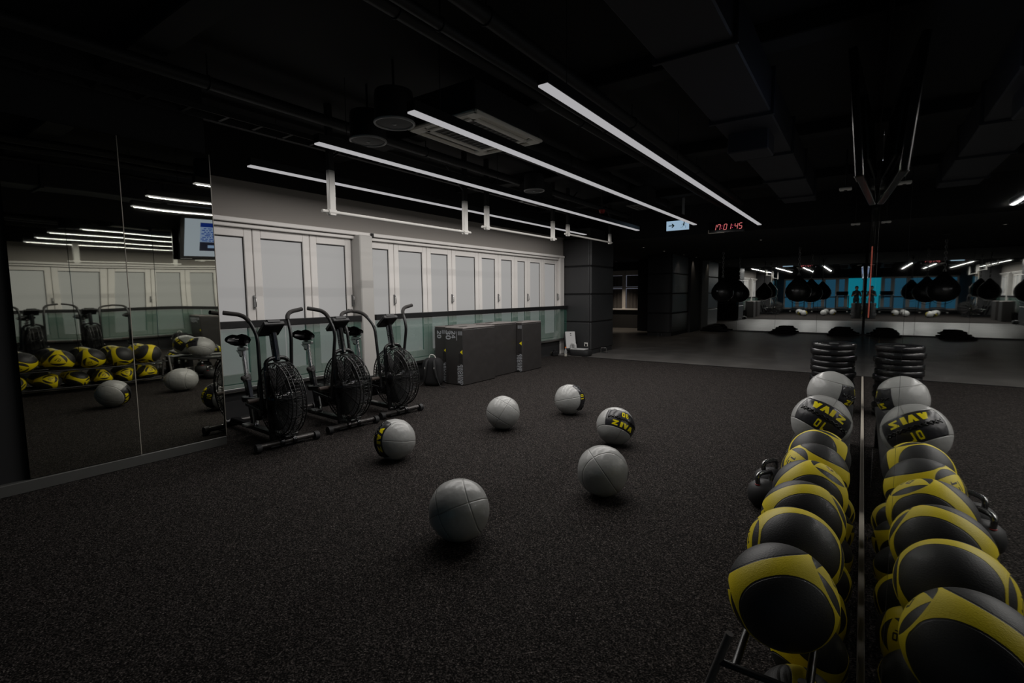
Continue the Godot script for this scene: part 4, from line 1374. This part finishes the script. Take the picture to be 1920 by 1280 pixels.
	for i in 7:
		var p := Vector3(-0.30, 0.073, -3.80 - i * 0.25)
		var l: String = "%s kettlebell with chrome handle on the low shelf" % lab[i]
		if kp == null:
			kp = thing("kettlebell", l, "kettlebell", p, 20, "kettlebells on the low shelf")
			part(kp, "bell", MB.new().lathe([Vector2(0, 0), Vector2(0.06, 0), Vector2(0.092, 0.04), Vector2(0.10, 0.085), Vector2(0.088, 0.135), Vector2(0.055, 0.165), Vector2(0, 0.172)], 24), M.rubber_black)
			part(kp, "handle", MB.new().tube(bend([Vector3(-0.055, 0.14, 0), Vector3(-0.07, 0.225, 0), Vector3(0.07, 0.225, 0), Vector3(0.055, 0.14, 0)], 0.04, 5), 0.015, 10), M.chrome)
			part(kp, "colour_band", MB.new().at(X(Vector3(-0.055, 0.155, 0))).ring(0.017, 0.004, 14, 5).at(X(Vector3(0.055, 0.155, 0))).ring(0.017, 0.004, 14, 5), M.sensor_red)
		else:
			copy(kp, X(p, RY(20 + 37 * i)), l)
	for q in [[Vector3(-0.53, 0.0, -3.55), "loose kettlebell on the carpet beside the ball rack"], [Vector3(-0.535, 0.0, -3.82), "second loose kettlebell on the carpet behind the first"]]:
		copy(kp, X(q[0], RY(60)), q[1], "kettlebells on the carpet")
	# stack of bumper plates
	var pl: Node3D
	for i in 12:
		var l := "%s black bumper plate from the floor in the tall stack by the mirror" % ["lowest", "second", "third", "fourth", "fifth", "sixth", "seventh", "eighth", "ninth", "tenth", "eleventh", "top"][i]
		var p := Vector3(-0.31 + 0.012 * sin(i * 2.3), 0.004 + i * 0.0665, -7.0 + 0.012 * cos(i * 1.9))
		if i == 11:
			l = "topmost black bumper plate of the tall stack by the mirror"
		if pl == null:
			pl = thing("weight_plate", l, "weight plate", p, 0, "bumper plates in the stack")
			part(pl, "rubber_disc", MB.new().lathe([Vector2(0.03, 0.004), Vector2(0.16, 0.004), Vector2(0.17, 0.0), Vector2(0.215, 0.0), Vector2(0.225, 0.012), Vector2(0.225, 0.054), Vector2(0.215, 0.066), Vector2(0.17, 0.066), Vector2(0.16, 0.058), Vector2(0.03, 0.058)], 40), M.plate_rubber)
			part(pl, "steel_hub", MB.new().lathe([Vector2(0.026, 0.002), Vector2(0.05, 0.002), Vector2(0.05, 0.062), Vector2(0.026, 0.062), Vector2(0.026, 0.002)], 24), M.brushed)
		else:
			copy(pl, X(p), l)

# ---------------------------------------------------------------- far end
func far_end() -> void:
	column("column_near", -5.88, -5.15, -10.45, -11.70)
	column("column_far", -5.95, -5.12, -16.30, -18.20)
	struct("wall_far_left", MB.new().span(Vector3(-7.0, 0, -18.2), Vector3(-5.05, 2.7, -19.5)), M.black_paint)
	var proto: Node3D
	var spots := [[Vector3(-3.30, 1.15, -15.0), "large black teardrop punch bag hanging furthest left"], [Vector3(-3.24, 1.10, -17.0), "black teardrop punch bag half hidden behind the left one"], [Vector3(-1.42, 1.15, -14.8), "largest looking black teardrop punch bag in the middle"], [Vector3(-1.30, 1.10, -17.0), "black teardrop punch bag behind the middle one"]]
	for s in spots:
		if proto == null:
			proto = thing("punch_bag", s[1], "punch bag", s[0], 0, "teardrop punch bags")
			part(proto, "bag_body", MB.new().lathe([Vector2(0, 0.0), Vector2(0.10, 0.012), Vector2(0.20, 0.06), Vector2(0.275, 0.15), Vector2(0.30, 0.25), Vector2(0.285, 0.35), Vector2(0.22, 0.46), Vector2(0.13, 0.56), Vector2(0.07, 0.63), Vector2(0.045, 0.67), Vector2(0.0, 0.68)], 36), M.bag_leather)
			part(proto, "seam_band", MB.new().at(X(Vector3(0, 0.25, 0), RX(90) * RZ(20))).ring(0.301, 0.004, 40, 4), M.seal_dark)
			part(proto, "badge", MB.new().at(X(Vector3(-0.02, 0.30, 0.285), RX(-12))).text("wolo", 0.07, 0.006), M.print_grey)
			var ch := MB.new()
			for k in 11:
				ch.at(X(Vector3(0, 0.70 + k * 0.065, 0), RY(90 * (k % 2)) * RX(90) * Basis.from_scale(Vector3(0.6, 1, 1)))).ring(0.038, 0.008, 14, 5)
			part(proto, "chain", ch, M.brushed)
			part(proto, "ceiling_plate", MB.new().box(Vector3(0, 1.50, 0), Vector3(0.12, 0.02, 0.12), 0.003).tube([Vector3(0, 1.38, 0), Vector3(0, 1.5, 0)], 0.012, 8), M.pipe_black)
		else:
			copy(proto, X(s[0], RY(rng.randf_range(-25, 25))), s[1])
	# piles of black rope against the far mirror
	for h in [[Vector3(-4.45, 0.004, -19.05), 0.55, "pile of black battle rope below the left punch bags"], [Vector3(-2.2, 0.004, -19.05), 0.50, "pile of black battle rope below the middle punch bag"], [Vector3(-0.55, 0.004, -18.95), 0.50, "pile of black battle rope in the corner of the two mirrors"]]:
		var t := thing("battle_rope", h[2], "rope", h[0], 0, "rope piles along the far mirror")
		var r2 := RandomNumberGenerator.new()
		r2.seed = int(h[0].x * -100)
		for k in 5:
			var pts := []
			var w: float = h[1]
			for q in 26:
				var a := q * 0.9 + k
				var rad := 1.0 - 0.12 * k
				pts.append(Vector3(cos(a) * w * rad * r2.randf_range(0.5, 1.0), 0.035 + k * 0.04 + 0.015 * sin(a * 1.7), sin(a) * 0.22 * r2.randf_range(0.5, 1.0)))
			part(t, "rope_coil", MB.new().tube(bend(pts, 0.12, 3), 0.026, 7), M.rope_black)
	# side space: window with curtains, timber post, low rack
	var w := frame_struct("window_30")
	part(w, "frame", MB.new().span(Vector3(-9.0, 0.74, -19.44), Vector3(-6.95, 0.80, -19.36), 0.006).span(Vector3(-9.0, 1.62, -19.46), Vector3(-7.4, 1.67, -19.42), 0.004).span(Vector3(-8.12, 0.77, -19.46), Vector3(-7.98, 2.34, -19.40), 0.006), M.window_frame)
	part(w, "pane", MB.new().span(Vector3(-9.0, 0.77, -19.58), Vector3(-7.42, 2.34, -19.56)), M.side_window_dusk)
	part(w, "timber_post", MB.new().span(Vector3(-7.42, 0.77, -19.50), Vector3(-7.32, 2.34, -19.38), 0.006), M.wood_orange)
	part(w, "pane", MB.new().span(Vector3(-7.32, 1.25, -19.58), Vector3(-7.02, 2.34, -19.56)), M.side_window_blue)
	part(w, "header_blind", MB.new().span(Vector3(-9.0, 2.14, -19.50), Vector3(-7.42, 2.34, -19.46), 0.006), M.window_frame)
	for c in [[-9.0, -8.14], [-7.98, -7.44]]:
		for lv in [[0.80, 1.60], [1.68, 2.13]]:
			var cur := MB.new()
			var n := 24
			for k in n:
				var u0: float = lerpf(c[0], c[1], float(k) / n)
				var u1: float = lerpf(c[0], c[1], float(k + 1) / n)
				var d0 := 0.02 * sin(u0 * 42.0) - 19.50
				var d1 := 0.02 * sin(u1 * 42.0) - 19.50
				cur.quad(Vector3(u0, lv[0], d0), Vector3(u1, lv[0], d1), Vector3(u1, lv[1], d1), Vector3(u0, lv[1], d0))
				cur.quad(Vector3(u1, lv[0], d1 - 0.006), Vector3(u0, lv[0], d0 - 0.006), Vector3(u0, lv[1], d0 - 0.006), Vector3(u1, lv[1], d1 - 0.006))
			solo("curtain", cur, M.curtain, "%s grey curtain panel %s of the timber post" % ["lower" if lv[0] < 1 else "upper", "far left" if c[0] < -8.5 else "just left"], "curtain", "curtains of the side window")
	var rk := thing("dumbbell_rack", "dark two tier dumbbell rack in the side space past the column", "rack", Vector3(-7.05, 0.004, -14.6), 20)
	for y in [0.35, 0.85]:
		part(rk, "shelf", MB.new().box(Vector3(0, y, 0), Vector3(0.4, 0.03, 1.8), 0.005), M.steel_black)
		part(rk, "shelf_lip", MB.new().tube([Vector3(0.2, y - 0.03, 0.9), Vector3(0.2, y - 0.03, -0.9)], 0.014, 8), M.brushed)
	for e in [-0.85, 0.85]:
		part(rk, "upright", MB.new().box(Vector3(-0.1, 0.5, e), Vector3(0.06, 1.0, 0.05), 0.005), M.steel_black)
		part(rk, "foot", MB.new().box(Vector3(0, 0.03, e), Vector3(0.5, 0.06, 0.05), 0.005), M.steel_black)
	var dp: Node3D
	for i in 10:
		var y := 0.934 if i < 5 else 0.434
		var at := rk.transform * Vector3(0.03, y, -0.7 + 0.35 * (i % 5))
		var l := "%s dumbbell on the %s shelf of the dark rack" % [["first", "second", "third", "fourth", "fifth"][i % 5], "upper" if i < 5 else "lower"]
		if dp == null:
			dp = thing("dumbbell", l, "dumbbell", at, 20, "dumbbells in the side space")
			part(dp, "handle_bar", MB.new().tube([Vector3(-0.1, 0, 0), Vector3(0.1, 0, 0)], 0.015, 10), M.chrome)
			for s in [-1.0, 1.0]:
				part(dp, "head", MB.new().at(X(Vector3(s * 0.11, 0, 0), RZ(90))).lathe([Vector2(0, -0.05), Vector2(0.06, -0.05), Vector2(0.068, -0.04), Vector2(0.068, 0.04), Vector2(0.06, 0.05), Vector2(0, 0.05)], 16), M.rubber_black)
		else:
			copy(dp, X(at, RY(20)), l)

# ---------------------------------------------------------------- behind the camera, seen in the far mirror
func behind() -> void:
	var tm: Node3D
	for i in 3:
		var p := Vector3(-1.25 - i * 1.35, 0, 3.0)
		var l: String = ["silver treadmill nearest the mirror seen in the far reflection", "middle silver treadmill in front of the blue windows", "silver treadmill furthest from the mirror by the blue windows"][i]
		if tm == null:
			tm = thing("treadmill", l, "treadmill", p, 0, "treadmills before the blue windows")
			part(tm, "deck", MB.new().box(Vector3(0, 0.14, 0.1), Vector3(0.80, 0.14, 1.7), 0.02), M.steel_black)
			part(tm, "belt", MB.new().box(Vector3(0, 0.215, 0.0), Vector3(0.52, 0.01, 1.4), 0.003), M.rubber_black)
			part(tm, "motor_hood", MB.new().blob(Vector3(0, 0.20, 0.78), Vector3(0.40, 0.13, 0.20), 0.5, 0.5, 10, 20), M.plastic_grey)
			for s in [-1.0, 1.0]:
				part(tm, "upright", MB.new().tube(bend([Vector3(s * 0.38, 0.15, 0.75), Vector3(s * 0.38, 1.12, 0.60), Vector3(s * 0.36, 1.16, 0.20)], 0.09, 5), 0.032, 10), M.brushed)
				part(tm, "foot", MB.new().box(Vector3(s * 0.36, 0.035, -0.72), Vector3(0.10, 0.07, 0.12), 0.01), M.white_powder)
			part(tm, "console", MB.new().at(X(Vector3(0, 1.28, 0.55), RX(30))).box(Vector3.ZERO, Vector3(0.72, 0.30, 0.09), 0.03), M.gloss_black)
			part(tm, "crossbar", MB.new().tube([Vector3(-0.38, 1.10, 0.58), Vector3(0.38, 1.10, 0.58)], 0.025, 10), M.brushed)
		else:
			copy(tm, X(p), l)
	# tripod with the camera on it
	var t := thing("tripod", "black camera tripod standing close to the mirror", "tripod", Vector3(-0.10, 0, 0.22))
	part(t, "column", MB.new().tube([Vector3(0, 0.75, 0), Vector3(0, 1.30, 0)], 0.014, 10), M.steel_black)
	for k in 3:
		var a := TAU * k / 3 + 0.5
		var d := Vector3(cos(a), 0, sin(a)) * (0.085 if cos(a) > 0.3 else 0.32)
		part(t, "leg", MB.new().tube([Vector3(0, 1.0, 0), Vector3(0, 0.97, 0) + d * 0.12, d], [0.018, 0.016, 0.010], 8), M.steel_black)
	part(t, "head", MB.new().blob(Vector3(0, 1.31, 0), Vector3(0.03, 0.03, 0.03), 0.7, 0.7, 8, 12).box(Vector3(0, 1.342, 0), Vector3(0.05, 0.012, 0.06), 0.003), M.gloss_black)
	t = thing("camera", "black camera mounted on the tripod beside the mirror", "camera", Vector3(-0.10, 1.35, 0.20), 35)
	part(t, "camera_body", MB.new().box(Vector3(0, 0.05, 0.02), Vector3(0.13, 0.095, 0.06), 0.012), M.steel_black)
	part(t, "viewfinder", MB.new().box(Vector3(0, 0.11, 0.02), Vector3(0.05, 0.03, 0.06), 0.008), M.steel_black)
	part(t, "lens", MB.new().at(X(Vector3(0, 0.05, -0.01), RX(-90))).lathe([Vector2(0.0, 0.0), Vector2(0.036, 0.0), Vector2(0.038, 0.06), Vector2(0.03, 0.06), Vector2(0.0, 0.05)], 20), M.gloss_black)
	person()

# surface nets over tapered capsules: [a, b, ra, rb, colour]
func person() -> void:
	var h := 1.72
	var shirt := Color(0.012, 0.012, 0.014)
	var trous := Color(0.015, 0.016, 0.022)
	var skin := Color(0.30, 0.17, 0.12)
	var shoe := Color(0.02, 0.02, 0.02)
	var bones := [
		[Vector3(0, 0.98, 0), Vector3(0, 1.20, -0.01), 0.135, 0.14, shirt], [Vector3(0, 1.20, -0.01), Vector3(0, 1.38, 0.0), 0.145, 0.13, shirt],
		[Vector3(-0.10, 1.38, 0), Vector3(0.10, 1.38, 0), 0.075, 0.075, shirt], [Vector3(0, 1.40, 0.0), Vector3(0, 1.52, -0.03), 0.055, 0.052, skin],
		[Vector3(0, 1.57, -0.04), Vector3(0, 1.645, -0.03), 0.078, 0.092, skin], [Vector3(0, 1.60, -0.12), Vector3(0, 1.575, -0.135), 0.014, 0.017, skin],
		[Vector3(-0.085, 1.60, -0.02), Vector3(-0.092, 1.57, -0.02), 0.014, 0.011, skin], [Vector3(0.085, 1.60, -0.02), Vector3(0.092, 1.57, -0.02), 0.014, 0.011, skin],
		[Vector3(0, 0.96, 0), Vector3(0, 0.90, 0), 0.14, 0.14, trous],
	]
	for s in [-1.0, 1.0]:
		bones.append([Vector3(s * 0.16, 1.37, 0), Vector3(s * 0.235, 1.12, -0.02), 0.062, 0.05, shirt])
		bones.append([Vector3(s * 0.235, 1.12, -0.02), Vector3(s * 0.13, 1.20, -0.22), 0.044, 0.03, skin])
		# hand: palm, thumb and four bent fingers
		var wr := Vector3(s * 0.13, 1.20, -0.22)
		bones.append([wr, wr + Vector3(-s * 0.03, 0.035, -0.06), 0.028, 0.030, skin])
		for k in 4:
			var kn := wr + Vector3(-s * 0.035 + s * 0.018 * (1.5 - k), 0.05 - 0.004 * k, -0.085)
			var mid := kn + Vector3(-s * 0.012, 0.012, -0.030 + 0.003 * absf(k - 1.5))
			bones.append([kn, mid, 0.010, 0.0095, skin])
			bones.append([mid, mid + Vector3(-s * 0.012, -0.018, -0.018), 0.0095, 0.0085, skin])
		bones.append([wr + Vector3(-s * 0.03, 0.02, -0.03), wr + Vector3(-s * 0.065, 0.045, -0.055), 0.012, 0.010, skin])
		bones.append([Vector3(s * 0.085, 0.92, 0), Vector3(s * 0.095, 0.50, -0.01), 0.092, 0.060, trous])
		bones.append([Vector3(s * 0.095, 0.50, -0.01), Vector3(s * 0.10, 0.09, 0.03), 0.060, 0.042, trous])
		bones.append([Vector3(s * 0.10, 0.05, 0.05), Vector3(s * 0.115, 0.035, -0.13), 0.045, 0.034, shoe])
	var t := thing("person", "photographer in dark clothes standing with both hands raised to the chest", "person", Vector3(-0.40, 0, 0.62), -12)
	var b := MB.new()
	nets(b, bones, Vector3(-0.33, -0.005, -0.36), Vector3(0.33, 1.76, 0.18), 0.013)
	var vm := mat("person_colours", Color.WHITE, 0.8)
	vm.vertex_color_use_as_albedo = true
	part(t, "body", b, vm)
	var hair := MB.new()
	hair.blob(Vector3(0, 1.675, -0.012), Vector3(0.10, 0.088, 0.108), 1, 1, 10, 18)
	hair.blob(Vector3(0, 1.61, 0.045), Vector3(0.088, 0.085, 0.05), 1, 1, 8, 16)
	part(t, "hair", hair, M.rope_black)
	for s in [-1.0, 1.0]:
		part(t, "eye", MB.new().blob(Vector3(s * 0.033, 1.618, -0.108), Vector3(0.012, 0.007, 0.008), 1, 1, 6, 10), M.gloss_black)
	part(t, "mouth", MB.new().blob(Vector3(0, 1.535, -0.108), Vector3(0.024, 0.006, 0.008), 1, 1, 6, 10), M.sensor_red)

func nets(out: MB, bones: Array, lo: Vector3, hi: Vector3, c: float) -> void:
	var nx := int((hi.x - lo.x) / c) + 2
	var ny := int((hi.y - lo.y) / c) + 2
	var nz := int((hi.z - lo.z) / c) + 2
	var F := PackedFloat32Array()
	F.resize(nx * ny * nz)
	F.fill(1.0)
	var kk := 0.018
	for bn in bones:
		var a: Vector3 = bn[0]
		var b: Vector3 = bn[1]
		var m := maxf(bn[2], bn[3]) + 0.05
		var l0 := ((a.min(b) - Vector3.ONE * m - lo) / c).floor()
		var l1 := ((a.max(b) + Vector3.ONE * m - lo) / c).ceil()
		var ab := b - a
		var inv := 1.0 / maxf(ab.length_squared(), 1e-9)
		var k: float = minf(kk, minf(bn[2], bn[3]) * 0.5)
		for iz in range(maxi(0, int(l0.z)), mini(nz, int(l1.z) + 1)):
			for iy in range(maxi(0, int(l0.y)), mini(ny, int(l1.y) + 1)):
				for ix in range(maxi(0, int(l0.x)), mini(nx, int(l1.x) + 1)):
					var p := lo + Vector3(ix, iy, iz) * c
					var t := clampf((p - a).dot(ab) * inv, 0, 1)
					var d := p.distance_to(a + ab * t) - lerpf(bn[2], bn[3], t)
					var i := ix + nx * (iy + ny * iz)
					var f := F[i]
					var hh := clampf(0.5 + 0.5 * (f - d) / k, 0, 1)
					F[i] = lerpf(f, d, hh) - k * hh * (1 - hh)
	var at := {}
	var pos := []
	var nor := []
	var cols := []
	var off := [0, 1, nx, nx + 1, nx * ny, nx * ny + 1, nx * ny + nx, nx * ny + nx + 1]
	for iz in nz - 1:
		for iy in ny - 1:
			for ix in nx - 1:
				var i := ix + nx * (iy + ny * iz)
				var inside := 0
				for o in off:
					if F[i + o] < 0:
						inside += 1
				if inside == 0 or inside == 8:
					continue
				var s := Vector3.ZERO
				var cnt := 0
				for e in [[0, 1], [2, 3], [4, 5], [6, 7], [0, 2], [1, 3], [4, 6], [5, 7], [0, 4], [1, 5], [2, 6], [3, 7]]:
					var fa := F[i + off[e[0]]]
					var fb := F[i + off[e[1]]]
					if (fa < 0) != (fb < 0):
						var q: float = fa / (fa - fb)
						var pa := Vector3(e[0] & 1, (e[0] >> 1) & 1, e[0] >> 2)
						var pb := Vector3(e[1] & 1, (e[1] >> 1) & 1, e[1] >> 2)
						s += pa.lerp(pb, q)
						cnt += 1
				var p := lo + (Vector3(ix, iy, iz) + s / cnt) * c
				at[i] = pos.size()
				pos.append(p)
				nor.append(Vector3(F[i + 1] - F[i] + F[i + off[7]] - F[i + off[6]], F[i + nx] - F[i] + F[i + off[7]] - F[i + off[5]], F[i + nx * ny] - F[i] + F[i + off[7]] - F[i + off[3]]).normalized())
				var best := 9.0
				var cc := Color.BLACK
				for bn in bones:
					var ab: Vector3 = bn[1] - bn[0]
					var t := clampf((p - bn[0]).dot(ab) / maxf(ab.length_squared(), 1e-9), 0, 1)
					var d := p.distance_to(bn[0] + ab * t) - lerpf(bn[2], bn[3], t)
					if d < best:
						best = d
						cc = bn[4]
				cols.append(cc)
	var st := [1, nx, nx * ny]
	for i in at:
		for ax in 3:
			var j: int = i + st[ax]
			if j >= F.size() or (F[i] < 0) == (F[j] < 0):
				continue
			var u: int = st[(ax + 1) % 3]
			var w: int = st[(ax + 2) % 3]
			var q := [i, i - u, i - u - w, i - w]
			if not (at.has(q[1]) and at.has(q[2]) and at.has(q[3])):
				continue
			var id := q.map(func(z): return at[z])
			if F[i] >= 0:
				id.reverse()
			for tr in [[0, 1, 2], [0, 2, 3]]:
				var n0 := out.v.size()
				out.tri(pos[id[tr[0]]], pos[id[tr[1]]], pos[id[tr[2]]], nor[id[tr[0]]], nor[id[tr[1]]], nor[id[tr[2]]])
				if out.v.size() > n0:
					for z in [0, 2, 1]:
						out.col.push_back(cols[id[tr[z]]])

# ---------------------------------------------------------------- put it together
const STRIP := 5.2
const DOWN := 0.2
const EXPOSURE := 1.0

func _ready() -> void:
	rng.seed = 12
	# camera close to the right mirror, looking down the room and left
	var cam := Camera3D.new()
	cam.name = "camera_view"
	cam.position = Vector3(-0.055, 1.4, 0)
	cam.rotation_degrees = Vector3(-5.34, 35.0, -0.535)
	cam.fov = 68.66
	cam.near = 0.02
	cam.far = 120
	add_child(cam)
	cam.current = true
	var we := WorldEnvironment.new()
	var env := Environment.new()
	env.background_mode = Environment.BG_COLOR
	env.background_color = Color.BLACK
	env.tonemap_mode = Environment.TONE_MAPPER_LINEAR
	env.tonemap_exposure = EXPOSURE
	env.sdfgi_enabled = true
	env.ssao_enabled = true
	env.ssil_enabled = true
	we.environment = env
	add_child(we)
	materials()
	light_strips()
	shell()
	left_windows()
	mirrors()
	far_end()
	ceiling_services()
	ceiling_fixtures()
	air_bike("air bike nearest the mirror partition, first of three", Vector3(-5.02, 0, -2.60), -4, 3)
	air_bike("middle air bike of the three by the windows", Vector3(-5.02, 0, -3.34), -4, -9)
	air_bike("air bike furthest from the mirror partition, beside the backpack", Vector3(-5.04, 0, -4.04), -4, 9)
	jump_box("front jump box with number prints and yellow triangle beside the backpack", -5.44, -5.06, -5.84, -6.66, 0.90, 2)
	jump_box("jump box squeezed between the front box and the glass", -5.725, -5.45, -5.90, -6.66, 0.905, 3)
	jump_box("plain jump box standing back between the two printed boxes", -5.55, -5.16, -6.68, -7.44, 0.915, 0)
	jump_box("far jump box with yellow triangle nearest the camera bag", -5.38, -5.04, -7.45, -8.10, 0.905, 1)
	bags()
	balls()
	behind()
